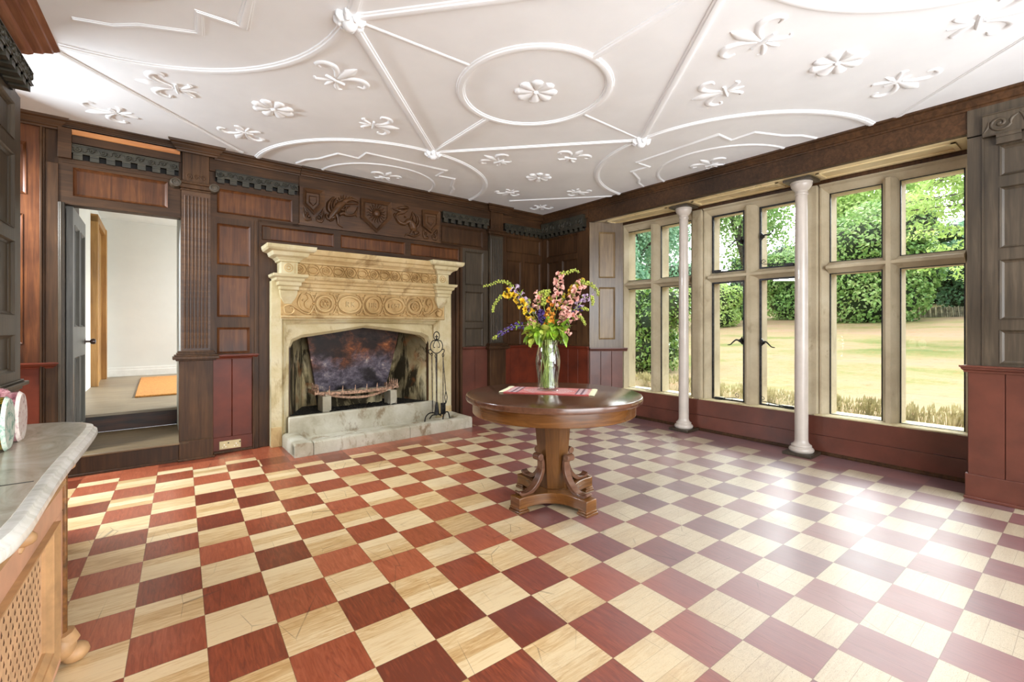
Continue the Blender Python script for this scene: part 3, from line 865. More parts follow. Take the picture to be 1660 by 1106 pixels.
# right of the second pilaster
holes = [(3.42, 4.13, 2.45, 2.69), (3.43, 3.715, 1.345, 2.33), (3.79, 4.13, 1.345, 2.33), (3.43, 3.715, 1.02, 1.25), (3.79, 4.13, 1.02, 1.25)]
framing(FWALL, 3.33, 4.20, PZ+.01, 2.76, holes, wn_)
for h in holes: panel(FWALL, *h, wn_, M['wood'])
dado(FWALL, 3.33, 4.20, 0, PZ-.01, (3.50, 3.68, 3.86, 4.03), wn_, M['red'])
capmould(FWALL, 3.33, 4.19, PZ-.01, .02, wn_, M['red'])
m_ = MB(FWALL); m_.lbox(3.33, 4.19, 0, .03, 2.88, 3.03, 2); m_.build('frieze_rail', M['wood_h'], wn_)
m_ = MB(FWALL); m_.lbox(.43, 3.08, 0, .05, 2.885, 3.03, 5); m_.lbox(2.23, 3.08, 0, .02, 2.70, 2.9, 2); m_.build('fascia', M['wood_h'], wn_)
# cornice with its breaks over the pilasters
cornice(FWALL, -2.7, -1.50, 3.005, .03, wn_, m1=1)
cornice(FWALL, -1.49, -.66, 3.045, .03, wn_, sc=.6)
cornice(FWALL, -.66, -.37, 3.005, .10, wn_, m0=-1, m1=1)
cornice(FWALL, -.37, .44, 3.005, .03, wn_)
cornice(FWALL, .44, 3.05, 3.005, .05, wn_, n=10)
cornice(FWALL, 3.05, 3.36, 3.005, .09, wn_, m0=-1, m1=1)
cornice(FWALL, 3.34, 4.22, 3.005, .03, wn_)
carved_frieze(FWALL, -1.41, -.66, 2.775, 2.905, .05, 'dark carved scroll frieze with dentils above the open doorway')
carved_frieze(FWALL, -.36, .415, 2.775, 2.905, .05, 'greenish carved scroll frieze between the left pilaster and the coat of arms')
carved_frieze(FWALL, 2.265, 3.05, 2.745, 2.892, .075, 'carved scroll frieze between the coat of arms and the second pilaster')
carved_frieze(FWALL, 3.37, 4.17, 2.735, 2.88, .05, 'dark carved scroll frieze in the far corner, right of the second pilaster')

# ------------------------------------------------------------------ fluted pilasters
def pilaster(s0, s1, zs0, zs1, label, volutes=True, fl=7, zb=.0, pw=.02, plinth=None):
    c = FWALL((s0+s1)/2, 0, 0)
    root = thing('fluted_pilaster', c, label, 'pilaster', 'fluted pilasters')
    W = M['wood']
    m_ = MB(FWALL); m_.box(s0, s1, 0, .055, zs0, zs1)
    w = (s1-s0-.03)/fl
    for i in range(fl):
        a = s0+.015+w*(i+.5)
        m_.rib([(a, zs0+.03), (a, (zs0+zs1)/2), (a, zs1-.05)], w*.62, .012, .0545, shape='round')
    m_.build('shaft', M['wood_grey'] if s0 > 2 else M['wood_board'], root)
    m_ = MB(FWALL); m_.box(s0-pw, s1+pw, 0, .10, zb, zs0-.09)
    m_.build('pedestal', W, root, bevel=.004)
    m_ = MB(FWALL)
    for z0_, z1_, e in ((zs0-.09, zs0-.075, .025), (zs0-.075, zs0-.045, .05), (zs0-.045, zs0-.03, .038), (zs0-.03, zs0-.012, .02), (zs0-.012, zs0+.004, .01)):
        m_.box(s0-pw-e, s1+pw+e, 0, .10+e, z0_, z1_)
    m_.build('pedestal_cap', W, root, bevel=.004)
    if plinth:
        m_ = MB(FWALL); m_.box(plinth[0], plinth[1], 0, .125, 0, .19); m_.box(plinth[0]-.01, plinth[1]+.012, 0, .14, 0, .02)
        m_.build('plinth', W, root, bevel=.004)
    m_ = MB(FWALL)
    for z0_, z1_, e in ((zs1, zs1+.02, .008), (zs1+.02, zs1+.06, .03), (zs1+.06, zs1+.075, .045), (zs1+.075, zs1+.09, .03)):
        m_.lbox(s0-e, s1+e, 0, .06+e, z0_, z1_, 1)
    m_.build('capital', W, root, bevel=.004)
    if volutes:
        for sc_ in (s0-.045, s1+.03):
            m_ = MB(FWALL); zc_ = zs1+.055
            m_.lathe([(.0, 0), (.046, 0), (.05, .05), (.042, .105), (.034, .11), (.0, .108)], 16, (sc_, zc_), axis='y', caps=False)
            m_.rib(spiral(sc_, zc_, .042, .008, 0, 1.7), .012, .01, .104)
            m_.build('volute', M['wood_grey'], root)
    m_ = MB(FWALL); m_.lbox(s0+.01, s1-.01, 0, .075, zs1+.09, 3.02, 1); m_.build('frieze_block', W, root, bevel=.004)
    m_ = MB(FWALL); zz = zs1+.14
    for g in (-1, 0, 1):
        m_.rib(spiral((s0+s1)/2+g*.06, zz, .028, .006, g, 1.2), .012, .006, .0745)
    m_.build('block_carving', W, root)
    return root
pilaster(-.64, -.405, 1.06, 2.645, 'tall fluted pilaster with scroll volutes between the doorway and the chimneypiece', plinth=(-.66, -.385))
pilaster(3.07, 3.325, 1.055, 2.66, 'fluted pilaster right of the chimneypiece, behind the flowers', volutes=False)

# ------------------------------------------------------------------ coat of arms board
SHIELDS = [([(0.473,2.871),(0.691,2.873),(0.693,2.693),(0.584,2.582),(0.469,2.692)],[(0.501,2.827),(0.641,2.831),(0.638,2.713),(0.575,2.638),(0.498,2.705)]),([(1.12,2.868),(1.504,2.873),(1.509,2.672),(1.321,2.473),(1.12,2.628)],[(1.175,2.831),(1.463,2.83),(1.456,2.672),(1.326,2.523),(1.175,2.651)]),([(1.949,2.857),(2.202,2.865),(2.198,2.666),(2.085,2.559),(1.949,2.638)],[(1.991,2.816),(2.166,2.823),(2.161,2.698),(2.086,2.616),(1.994,2.683)])]
SUN = (1.323,2.713)
SCROLLS = [(0.534,2.557),(0.618,2.563),(2.042,2.53),(2.131,2.524)]
DRAGONS = [[([(0.937,2.785),(0.874,2.741),(0.825,2.672),(0.784,2.611),(0.754,2.558)],[0.03,0.055,0.055,0.045,0.02]),([(0.892,2.769),(0.947,2.806),(1.009,2.832),(1.072,2.824),(1.097,2.803)],[0.03,0.035,0.025,0.018,0.006]),([(0.934,2.77),(0.996,2.782),(1.059,2.79),(1.091,2.783)],[0.022,0.018,0.014,0.005]),([(0.947,2.734),(0.934,2.677),(0.965,2.638),(1.034,2.655),(1.072,2.704),(1.087,2.757)],[0.016,0.018,0.018,0.016,0.014,0.006]),([(0.861,2.628),(0.91,2.654),(0.947,2.638),(1.021,2.644),(1.059,2.658),(1.078,2.632)],[0.03,0.028,0.022,0.016,0.014,0.005]),([(1.059,2.658),(1.087,2.719)],[0.012,0.004]),([(0.754,2.558),(0.728,2.568),(0.717,2.606),(0.743,2.604)],[0.02,0.018,0.014,0.008]),([(0.76,2.571),(0.796,2.588),(0.825,2.617)],[0.02,0.03,0.02]),([(0.825,2.629),(0.843,2.589),(0.852,2.541),(0.859,2.511),(0.912,2.482)],[0.03,0.024,0.018,0.012,0.005]),([(0.79,2.63),(0.743,2.665),(0.745,2.744),(0.802,2.831)],[0.01,0.026,0.026,0.008]),([(0.796,2.643),(0.772,2.706),(0.778,2.768),(0.813,2.829)],[0.01,0.016,0.014,0.006]),([(0.813,2.664),(0.802,2.723),(0.813,2.78),(0.831,2.82)],[0.01,0.016,0.014,0.006]),([(0.861,2.776),(0.84,2.803)],[0.012,0.003]),([(0.874,2.803),(0.859,2.833)],[0.012,0.003]),([(0.895,2.819),(0.886,2.858)],[0.012,0.003]),([(0.916,2.828),(0.92,2.872)],[0.012,0.003]),([(0.941,2.826),(0.954,2.866)],[0.012,0.003]),([(0.971,2.819),(0.996,2.857),(1.059,2.847)],[0.012,0.012,0.004]),([(0.874,2.698),(0.91,2.691),(0.947,2.716),(0.996,2.753)],[0.02,0.02,0.014,0.006]),([(0.754,2.545),(0.79,2.557),(0.813,2.578)],[0.016,0.014,0.008])],[([(1.532,2.809),(1.596,2.8),(1.668,2.791),(1.733,2.821)],[0.006,0.016,0.024,0.02]),([(1.553,2.793),(1.61,2.825),(1.682,2.843),(1.763,2.849)],[0.005,0.014,0.024,0.01]),([(1.682,2.843),(1.711,2.869),(1.756,2.865)],[0.012,0.01,0.003]),([(1.733,2.821),(1.682,2.78),(1.61,2.755),(1.585,2.718),(1.599,2.674),(1.646,2.64),(1.704,2.635)],[0.02,0.026,0.02,0.022,0.024,0.028,0.03]),([(1.568,2.755),(1.556,2.727),(1.589,2.665)],[0.006,0.012,0.004]),([(1.61,2.669),(1.589,2.649)],[0.012,0.003]),([(1.639,2.646),(1.61,2.626)],[0.012,0.003]),([(1.697,2.732),(1.72,2.731)],[0.016,0.016]),([(1.697,2.634),(1.756,2.676),(1.793,2.654),(1.822,2.597),(1.83,2.55)],[0.02,0.045,0.06,0.06,0.03]),([(1.83,2.564),(1.893,2.64),(1.91,2.732),(1.852,2.792)],[0.01,0.026,0.024,0.005]),([(1.815,2.589),(1.868,2.664),(1.875,2.734),(1.83,2.802)],[0.01,0.016,0.014,0.004]),([(1.793,2.64),(1.822,2.699),(1.815,2.773)],[0.01,0.016,0.004]),([(1.763,2.67),(1.797,2.736),(1.812,2.813)],[0.01,0.014,0.004]),([(1.807,2.561),(1.788,2.524),(1.793,2.498)],[0.02,0.014,0.01]),([(1.704,2.473),(1.733,2.508),(1.793,2.498),(1.845,2.497),(1.906,2.532),(1.899,2.566),(1.86,2.567)],[0.005,0.014,0.018,0.018,0.016,0.012,0.006]),([(1.837,2.558),(1.848,2.525)],[0.02,0.012])]]
root = thing('heraldic_panel', warp(FWALL(1.32, .03, 2.47)), 'carved oak board of three shields and two winged beasts above the chimneypiece', 'carved panel')
m_ = MB(FWALL); m_.lbox(.432, 2.222, 0, .05, 2.46, 2.885, 6); m_.lbox(.42, 2.235, 0, .056, 2.452, 2.466, 6)
m_.build('back_board', M['wood_board'], root)
for i, (ou, inn) in enumerate(SHIELDS):
    cx_ = sum(p[0] for p in ou)/5
    m_ = MB(FWALL); m_.ring(ou, inn, .045, .105, di=.070); m_.prism(inn, .04, .058)
    sh = m_.build('shield', M['wood_board'], root, bevel=.003)
    if i != 1:
        ic = (sum(p[0] for p in inn)/5, sum(p[1] for p in inn)/5)
        sm_ = [(ic[0]+(p[0]-ic[0])*.62, ic[1]+(p[1]-ic[1])*.62) for p in inn]
        m_ = MB(FWALL); m_.prism(sm_, .057, .07, chamfer=.012); m_.build('shield_boss', M['wood_board'], sh)
        m_ = MB(FWALL)
        for g in (-1, 1):
            x = cx_+g*.052; z = 2.555 if i == 0 else 2.525
            m_.rib(spiral(x, z, .038, .008, pi/2, -g*1.3), .02, .02, .049)
            m_.dome((x, z), .013, .028, .05)
            m_.rib([(x-g*.03, z-.03), (x+g*.03, z-.035), (x+g*.055, z+.02), (x+g*.06, z+.10)], [.012, .034, .03, .006], .022, .049, sm=4)
            m_.rib([(x+g*.005, z+.05), (x+g*.03, z+.06), (x+g*.05, z+.12)], [.02, .028, .006], .02, .049, sm=4)
        m_.build('shield_scrollwork', M['wood_board'], sh)
sx, sz = SUN
m_ = MB(FWALL); m_.dome((sx, sz), .050, .034, .057, 20)
m_.rib(arc(sx, sz, .054, .054, 0, 360, 24)[:-1], .012, .024, .057, closed=True)
for j in range(18):
    t = 2*pi*j/18
    P = lambda r, o: (sx+r*cos(t)-o*sin(t), sz+r*sin(t)+o*cos(t))
    m_.rib([P(.062, 0), P(.08, .004), P(.10, -.005), P(.125, .004)], [.016, .019, .014, .003], .022, .057, sm=3)
m_.build('sun_face', M['wood_board'], root)
for D in DRAGONS:
    m_ = MB(FWALL)
    for pts, w in D:
        m_.rib(pts, [q*1.65+.003 for q in w], .022+.75*max(w), .048, sm=5)
    body = D[0][0] if D is DRAGONS[0] else D[8][0]
    ww = .05
    for i in range(len(body)-1):
        (x0, z0), (x1, z1) = body[i], body[i+1]
        for q in (.2, .5, .8):
            x, z = x0+(x1-x0)*q, z0+(z1-z0)*q
            m_.dome((x+.006, z+.004), .009, .046, .048, 8)
    m_.build('winged_beast', M['wood_board'], root)
# ------------------------------------------------------------------ chimneypiece
chim = thing('chimneypiece', FWALL(1.24, .1, 0), 'carved pale stone chimneypiece dated 1657 with blackened fire opening', 'fireplace')
def path_opening(l, r, top, spr=None, ap=None, arch=None):
    """a path from the left foot over the head to the right foot"""
    if arch is None:
        return [(l, 0), (l, .6), (l, 1.07), (l, top), (.46, top), (.85, top), (1.24, top), (1.62, top), (1.98, top), (r, top), (r, 1.07), (r, .6), (r, 0)]
    return arch
P4 = [(.345, 0), (.345, .6), (.347, 1.05), (.38, 1.135), (.47, 1.178), (.85, 1.235), (1.20, 1.295), (1.58, 1.25), (1.95, 1.195), (2.03, 1.15), (2.065, 1.07), (2.067, .6), (2.067, 0)]
P3 = [(.318, 0), (.318, .6), (.32, 1.07), (.352, 1.165), (.45, 1.212), (.85, 1.268), (1.20, 1.325), (1.58, 1.283), (1.97, 1.225), (2.06, 1.18), (2.094, 1.09), (2.096, .6), (2.096, 0)]
P2 = path_opening(.29, 2.125, 1.335)
P2[4:9] = [(.46, 1.338), (.85, 1.343), (1.2, 1.35), (1.6, 1.345), (1.98, 1.338)]
P2a = path_opening(.262, 2.155, 1.362)
P1a = path_opening(.255, 2.163, 1.37); P1 = path_opening(.235, 2.19, 1.39); P0 = path_opening(.135, 2.365, 1.425)
m_ = MB(FWALL)
layers = [(P0, 0.0), (P0, .12), (P1, .12), (P1a, .078), (P2a, .092), (P2, .060), (P2, .022), (P3, .030), (P4, -.03), (P4, -.16)]
vs_ = []
for P, d in layers: vs_ += [(s, d, z) for s, z in P]
n = 13; fs_ = []
for l in range(len(layers)-1):
    for i in range(n-1): fs_.append((l*n+i, l*n+i+1, (l+1)*n+i+1, (l+1)*n+i))
m_.add(vs_, fs_)
m_.build('opening_surround', M['stone_pale'], chim, recalc=True, ang=25)
m_ = MB(FWALL)
m_.box(.135, .24, .0, .12, 1.42, 1.80); m_.build('side_pier', M['stone_pale'], chim, bevel=.004)
m_ = MB(FWALL); m_.box(2.26, 2.365, .0, .12, 1.42, 1.80); m_.build('side_pier', M['stone_pale'], chim, bevel=.004)
for a_, b_ in ((.131, .236), (2.19, 2.369)):
    m_ = MB(FWALL); m_.box(a_, b_, .10, .125, 0, .215); m_.build('base_block', M['stone'], chim, bevel=.004)
# label moulding under the frieze
m_ = MB(FWALL); prof = [(.12, 1.395), (.14, 1.402), (.15, 1.412), (.148, 1.424), (.12, 1.43)]
m_.extrude(prof, .225, 2.25); m_.build('string_moulding', M['stone'], chim)
m_ = MB(FWALL); m_.box(.225, 2.255, .0, .125, 1.425, 1.70); m_.build('frieze_slab', M['carved'], chim, bevel=.003)
fr = MB(FWALL); zc_ = 1.566; FD = .124
meds = [(.678, .085, .085), (.962, .125, .092), (1.248, .085, .088), (1.525, .122, .092), (1.80, .085, .085)]
for i, (s, rx, rz) in enumerate(meds):
    fr.rib(arc(s, zc_, rx, rz, 0, 360, 32)[:-1], .026, .034, FD, closed=True, shape='flat')
    fr.rib(arc(s, zc_, rx*1.22, rz*1.2, 0, 360, 32)[:-1], .012, .022, FD, closed=True)
for i in (0, 4):
    s = meds[i][0]
    fr.rib(arc(s, zc_, .045, .045, 0, 360, 20)[:-1], .016, .034, FD, closed=True)
    fr.dome((s, zc_), .018, .03, FD, 10)
    for j in range(6): fr.dome((s+.032*cos(j*pi/3), zc_+.032*sin(j*pi/3)), .012, .022, FD, 8)
joins = [(.678+.962)/2-.01, (.962+1.248)/2+.012, (1.248+1.525)/2-.012, (1.525+1.80)/2+.012, .56, 1.915]
for s in joins:
    for g in (-1, 1):
        fr.rib([(s-.075, zc_+g*.118), (s-.035, zc_+g*.105), (s-.012, zc_+g*.06), (s, zc_+g*.02)], .015, .030, FD, sm=4, shape='flat')
        fr.rib([(s+.075, zc_+g*.118), (s+.035, zc_+g*.105), (s+.012, zc_+g*.06), (s, zc_+g*.02)], .015, .030, FD, sm=4, shape='flat')
        fr.rib(arc(s, zc_+g*.125, .034, .034, 180 if g > 0 else 0, 360 if g > 0 else 180, 10), .013, .028, FD)
        fr.dome((s, zc_+g*.088), .014, .018, FD, 8)
    fr.dome((s, zc_), .016, .02, FD, 8)
for g, s0 in ((1, .235), (-1, 2.245)):
    def Q(pts): return [(s0+g*p[0], p[1]) for p in pts]
    fr.rib(Q([(.02, 1.52), (.035, 1.45), (.09, 1.445), (.12, 1.48), (.10, 1.52), (.07, 1.505)]), [.01, .018, .022, .02, .016, .008], .034, FD, sm=5)
    fr.rib(Q([(.02, 1.52), (.08, 1.545), (.16, 1.50), (.23, 1.455), (.30, 1.46)]), [.012, .02, .026, .022, .01], .034, FD, sm=5)
    fr.rib(Q([(.30, 1.46), (.20, 1.50), (.165, 1.58), (.20, 1.67), (.25, 1.66)]), [.012, .022, .026, .02, .008], .034, FD, sm=5)
    fr.rib(Q([(.24, 1.68), (.27, 1.62), (.235, 1.57), (.25, 1.52), (.29, 1.51), (.30, 1.55)]), [.01, .02, .024, .022, .016, .008], .034, FD, sm=5)
    fr.rib(Q([(.30, 1.67), (.31, 1.63), (.345, 1.60)]), [.02, .026, .008], .02, FD, sm=4)
    fr.dome(Q([(.215, 1.60)])[0], .014, .02, FD, 8)
fr.rib([(.235, 1.432), (2.245, 1.432)], .012, .012, FD, shape='flat'); fr.rib([(.40, 1.694), (2.09, 1.694)], .012, .012, FD, shape='flat')
frieze = fr.build('frieze_carving', M['carved'], chim)
m_ = MB(FWALL)
def stroke(pts): m_.rib(pts, .009, .018, FD+.001, shape='flat')
LET = {'R': [[(0, 0), (0, 1)], [(0, 1), (.5, .95), (.5, .55), (0, .5)], [(.15, .5), (.6, 0)]],
       'K': [[(0, 0), (0, 1)], [(.55, 1), (0, .45)], [(.15, .55), (.6, 0)]],
       'H': [[(0, 0), (0, 1)], [(.55, 0), (.55, 1)], [(0, .52), (.55, .52)]],
       '1': [[(.15, 0), (.15, 1)]], '6': [[(.5, .95), (.15, .7), (.02, .3), (.2, .02), (.5, .1), (.5, .4), (.1, .45)]],
       '5': [[(.55, 1), (.1, 1), (.06, .58), (.45, .6), (.55, .25), (.35, 0), (.02, .08)]], '7': [[(0, 1), (.55, 1), (.2, 0)]]}
def write(word, s, z, h, step):
    for i, c in enumerate(word):
        for st in LET[c]: stroke([(s+i*step+p[0]*h, z+p[1]*h) for p in st])
for wd_, s_, h_, st2, lb_ in (('RK', .925, .058, .062, 'carved initials RK'), ('HR', 1.205, .056, .054, 'carved initials HR'), ('1657', 1.445, .052, .043, 'carved date 1657')):
    m_ = MB(FWALL); write(wd_, s_, 1.54, h_, st2); o = m_.build('carved_inscription', M['stone'], chim); o['label'] = lb_
# lower cornice
def mould(path, s0, s1, name, mat):
    m_ = MB(FWALL); m_.extrude([(0, path[0][1])]+path+[(0, path[-1][1])], s0, s1, n=4); return m_.build(name, mat, chim, ang=25)
low = [(.135, 1.70), (.15, 1.71), (.15, 1.735), (.17, 1.745), (.172, 1.78), (.195, 1.79), (.20, 1.812), (.225, 1.83), (.235, 1.85), (.235, 1.865), (.165, 1.875)]
mould(low, .30, 2.18, 'lower_cornice', M['stone'])
mould([(.165, 1.87), (.165, 2.0)], .30, 2.18, 'rosette_frieze', M['carved'])
m_ = MB(FWALL); k = 13
for i in range(k):
    s = .405+i*(2.075-.405)/(k-1); z = 1.938
    if i % 2 == 0:
        m_.rib(arc(s, z, .036, .04, 0, 360, 18)[:-1], .012, .022, .164, closed=True); m_.rib(arc(s, z, .018, .018, 0, 360, 12)[:-1], .01, .022, .164, closed=True)
        m_.dome((s, z), .008, .014, .164, 6)
    else:
        m_.rib(arc(s, z, .05, .034, 0, 360, 20)[:-1], .014, .024, .164, closed=True)
    if i < k-1:
        q = s+.07
        for g in (-1, 1):
            m_.rib([(q-.05, z+g*.058), (q-.02, z+g*.045), (q, z+g*.01), (q+.02, z-g*.03)], .012, .022, .164, sm=3)
            m_.rib([(q+.035, z+g*.058), (q+.02, z+g*.035), (q+.04, z+g*.03)], .010, .018, .164, sm=3)
m_.build('rosette_carving', M['carved'], chim)
top = [(.165, 1.998), (.185, 2.005), (.188, 2.02), (.205, 2.04), (.235, 2.055), (.245, 2.075), (.25, 2.09), (.275, 2.10), (.285, 2.12), (.29, 2.155), (.12, 2.158)]
mould(top, .40, 2.08, 'mantel_shelf', M['stone'])
# end blocks break forward
def loft(steps, s0, s1, d, name, mat, par):
    m_ = MB(FWALL); vs_ = []; fs_ = []
    for e, z in steps: vs_ += [(s0-e, .0, z), (s1+e, .0, z), (s1+e, d+e, z), (s0-e, d+e, z)]
    for i in range(len(steps)-1):
        for j in range(4): fs_.append((4*i+j, 4*i+(j+1)%4, 4*i+4+(j+1)%4, 4*i+4+j))
    fs_ += [(0, 1, 2, 3), tuple(4*(len(steps)-1)+j for j in range(4))]
    m_.add(vs_, fs_); return m_.build(name, mat, par, ang=20, bevel=.003)
for s0, s1, lab in ((.21, .375, 'left'), (2.105, 2.27, 'right')):
    loft([(-.035, 1.555), (-.03, 1.57), (.0, 1.62), (.012, 1.66), (.015, 1.70)], s0+.01, s1-.01, .17, 'corbel', M['stone_pale'], chim)
    loft([(.0, 1.70), (.01, 1.71), (.01, 1.74), (.03, 1.75), (.032, 1.785), (.055, 1.80), (.06, 1.825), (.085, 1.84), (.09, 1.868), (.0, 1.875)], s0-.0, s1+.0, .215, 'block_cornice', M['stone_pale'], chim)
    loft([(0, 1.87), (0, 2.0)], s0, s1, .215, 'frieze_block', M['stone_pale'], chim)
    loft([(0, 1.998), (.02, 2.006), (.022, 2.02), (.045, 2.045), (.085, 2.062), (.095, 2.085), (.10, 2.10), (.14, 2.112), (.155, 2.13), (.16, 2.165), (.0, 2.168)], s0, s1, .215, 'block_shelf', M['stone_pale'], chim)
    m_ = MB(FWALL); s = (s0+s1)/2-.01
    m_.rib(arc(s, 1.94, .042, .042, 0, 360, 20)[:-1], .010, .009, .2145, closed=True); m_.rib(arc(s, 1.94, .02, .02, 0, 360, 12)[:-1], .012, .009, .2145, closed=True)
    m_.rib([(s1-.028, 1.885), (s1-.028, 1.985)], .006, .004, .2145); m_.build('block_rosette', M['carved'], chim)

# ------------------------------------------------------------------ firebox, raised hearth, kerb
fb = thing('firebox', FWALL(1.2, -.3, 0), kind='structure')
m_ = MB(FWALL)
def slab(pts, off):            # upright slab through two plan points
    (s0, d0), (s1, d1) = pts; L = hypot(s1-s0, d1-d0); nx_, ny_ = -(d1-d0)/L*off, (s1-s0)/L*off
    m_.add([(s0, d0, 0), (s1, d1, 0), (s1+nx_, d1+ny_, 0), (s0+nx_, d0+ny_, 0), (s0, d0, 1.75), (s1, d1, 1.75), (s1+nx_, d1+ny_, 1.75), (s0+nx_, d0+ny_, 1.75)],
           [(0, 3, 2, 1), (4, 5, 6, 7), (0, 1, 5, 4), (1, 2, 6, 5), (2, 3, 7, 6), (3, 0, 4, 7)])
slab([(.33, .0), (.62, -.62)], -.1); slab([(2.08, .0), (1.84, -.62)], .1); slab([(.60, -.60), (1.86, -.60)], -.1)
m_.box(.3, 2.1, -.7, -.1, 1.72, 1.8)
m_.build('firebox_wall', M['soot'], fb, wp=False, bevel=.01)
m_ = MB(FWALL); m_.box(.33, 2.08, -.66, .06, .05, .29); m_.build('firebox_floor', M['ash'], fb, wp=False)
random.seed(4)
m_ = MB(FWALL)
for i in range(170):
    s, d = random.uniform(.78, 1.75), random.uniform(-.5, .035); r = random.uniform(.006, .022)
    m_.blob((s, d, .29+r*.3), (r*random.uniform(.8, 2), r, r*.6), 6, 4)
o = m_.build('ash_and_clinker', M['ash'], wp=False); tag(o, 'loose ash and cinders under the fire basket on the stone hearth', 'ash', kind='stuff')
m_ = MB(FWALL); m_.box(.30, 2.115, .05, .135, .0, .305)
o = m_.build('hearth_step', M['hearth'], bevel=.012, wp=False); tag(o, 'smoke-stained raised stone hearth step under the fire opening', 'hearth step')
# kerb: rounded bar, mitred, in three lengths
kerb = thing('hearth_kerb', FWALL(1.29, .6, 0), 'low rounded stone kerb enclosing the hearth slab on the checkered floor', 'hearth kerb')
def kerbprof(w, h):
    return [(0, 0), (0, h*.80), (w*.05, h*.92), (w*.2, h), (w*.75, h), (w*.94, h*.9), (w, h*.7), (w, 0)]
def kerb_run(p0, p1, w, h, name, m0=0, m1=0):
    (a0, b0), (a1, b1) = p0, p1; L = hypot(a1-a0, b1-b0); ux, uy = (a1-a0)/L, (b1-b0)/L; nx_, ny_ = -uy, ux
    vs_ = []; fs_ = []; pr_ = kerbprof(w, h); k = len(pr_); N = 6
    for i in range(N+1):
        for q, z in pr_:
            e = (m0*q if i == 0 else (m1*q if i == N else 0)); t = L*i/N+e
            jz = noise.noise(Vector((a0+ux*t, q*3, 7)))*.006
            vs_.append((a0+ux*t+nx_*q, b0+uy*t+ny_*q, max(0, z+(jz if z > 0 else 0))))
    for i in range(N):
        for j in range(k): fs_.append((i*k+j, i*k+(j+1)%k, (i+1)*k+(j+1)%k, (i+1)*k+j))
    fs_ += [tuple(range(k-1, -1, -1)), tuple(N*k+j for j in range(k))]
    mm = MB(FWALL); mm.add(vs_, fs_); return mm.build(name, M['hearth'], kerb, wp=False)
kerb_run((.42, .683), (1.487, .659), -.125, .135, 'kerb_stone', 0, 0)
kerb_run((1.493, .659), (2.25, .635), -.125, .135, 'kerb_stone', 0, 0)
kerb_run((.238, .12), (.238, .69), -.175, .137, 'kerb_stone')
kerb_run((2.375, .63), (2.375, .12), -.13, .137, 'kerb_stone')
m_ = MB(FWALL); m_.box(.238, .415, .535, .687, 0, .134); m_.box(2.255, 2.376, .48, .632, 0, .134); m_.build('corner_stone', M['hearth'], kerb, bevel=.018, wp=False)
m_ = MB(FWALL); m_.box(.40, 2.26, .13, .56, 0, .07); m_.build('hearth_slab', M['hearth'], kerb, bevel=.004, wp=False)

# iron fireback plate leaning on the back
m_ = MB(FWALL)
pl = [(.77, .30), (1.60, .30), (1.70, .62), (1.80, 1.10), (1.86, 1.46), (.57, 1.46), (.66, .95), (.72, .62)]
m_.add([(s, -.48+.10*(z-.3), z) for s, z in pl]+[(s, -.53+.10*(z-.3), z) for s, z in pl],
       [tuple(range(8)), tuple(range(15, 7, -1))]+[(i, (i+1)%8, 8+(i+1)%8, 8+i) for i in range(8)])
o = m_.build('fireback_plate', M['fireback'], wp=False, bevel=.006, recalc=True)
tag(o, 'scorched iron plate, wide at the top, leaning at the back of the fireplace', 'fireback')
m_ = MB(FWALL)
m_.box(.78, 1.55, -.36, -.31, .292, .46)
o = m_.build('stone_block', M['soot'], wp=False, bevel=.01); tag(o, 'sooty low stone block lying behind the fire basket', 'stone block')

# fire basket
gr = thing('fire_basket', FWALL(1.15, -.12, .29), 'rusty iron fire basket with a bowed spiked front bar', 'fire grate')
def bow(u, d0, d1, z0): # front bar bows outwards and down
    return (.68+.93*u, d0+d1*sin(pi*u), z0)
m_ = MB(FWALL)
fr1 = [(.68+.93*i/14, -.09+.11*sin(pi*i/14), .50) for i in range(15)]
m_.tube(fr1, .016, 6); m_.tube([(s, d+.0, z+.014) for s, d, z in fr1], .012, 6)
m_.build('front_bar', M['rust'], gr, wp=False)
m_ = MB(FWALL)
fr2 = [(.74+.81*i/14, -.085+.10*sin(pi*i/14), .492-.055*sin(pi*i/14)) for i in range(15)]
m_.tube(fr2, .017, 6); m_.build('lower_bar', M['rust'], gr, wp=False)
m_ = MB(FWALL)
for i in range(7):
    s = .72+.85*i/6
    m_.tube([(s, -.05, .485), (s, -.2, .465), (s, -.34, .47)], .007, 6)
m_.box(.72, 1.58, -.345, -.33, .455, .485); m_.build('basket_bars', M['rust'], gr, wp=False)
def spike(s, d, z, h):
    mm = MB(FWALL); mm.tube([(s, d, z-.01), (s, d, z+h*.35), (s, d, z+h)], [.015, .010, .003], 6); mm.build('spike', M['rust'], gr, wp=False)
for i in range(6):
    t = (i+.75)/6.5; s, d, z = .68+.93*t, -.09+.11*sin(pi*t), .51
    mm = MB(FWALL); mm.tube([(s-.018, d, z-.012), (s-.004, d, z+.018), (s, d, z+.085)], [.013, .009, .003], 6); mm.tube([(s+.018, d, z-.012), (s+.003, d, z+.018)], [.009, .005], 6); mm.build('spike', M['rust'], gr, wp=False)
for s0, g in ((.655, 1), (1.625, 1)):
    mm = MB(FWALL); mm.box(s0-.035, s0+.035, -.34, -.03, .505, .53); mm.box(s0-.04, s0-.028, -.34, -.03, .50, .55); mm.build('end_rail', M['rust'], gr, wp=False, bevel=.003)
    for j in range(5): spike(s0+(.0 if s0 < 1 else .02), -.05-.06*j, .53, .09)
m_ = MB(FWALL); m_.box(.74, 1.56, -.34, -.05, .477, .497)
for i in range(26):
    m_.blob((random.uniform(.76, 1.54), random.uniform(-.3, -.06), .50), (random.uniform(.02, .05), .02, .012), 6, 4)
o = m_.build('ash_tray', M['hearth'], gr, wp=False); o['label'] = 'pale ash-covered plate'
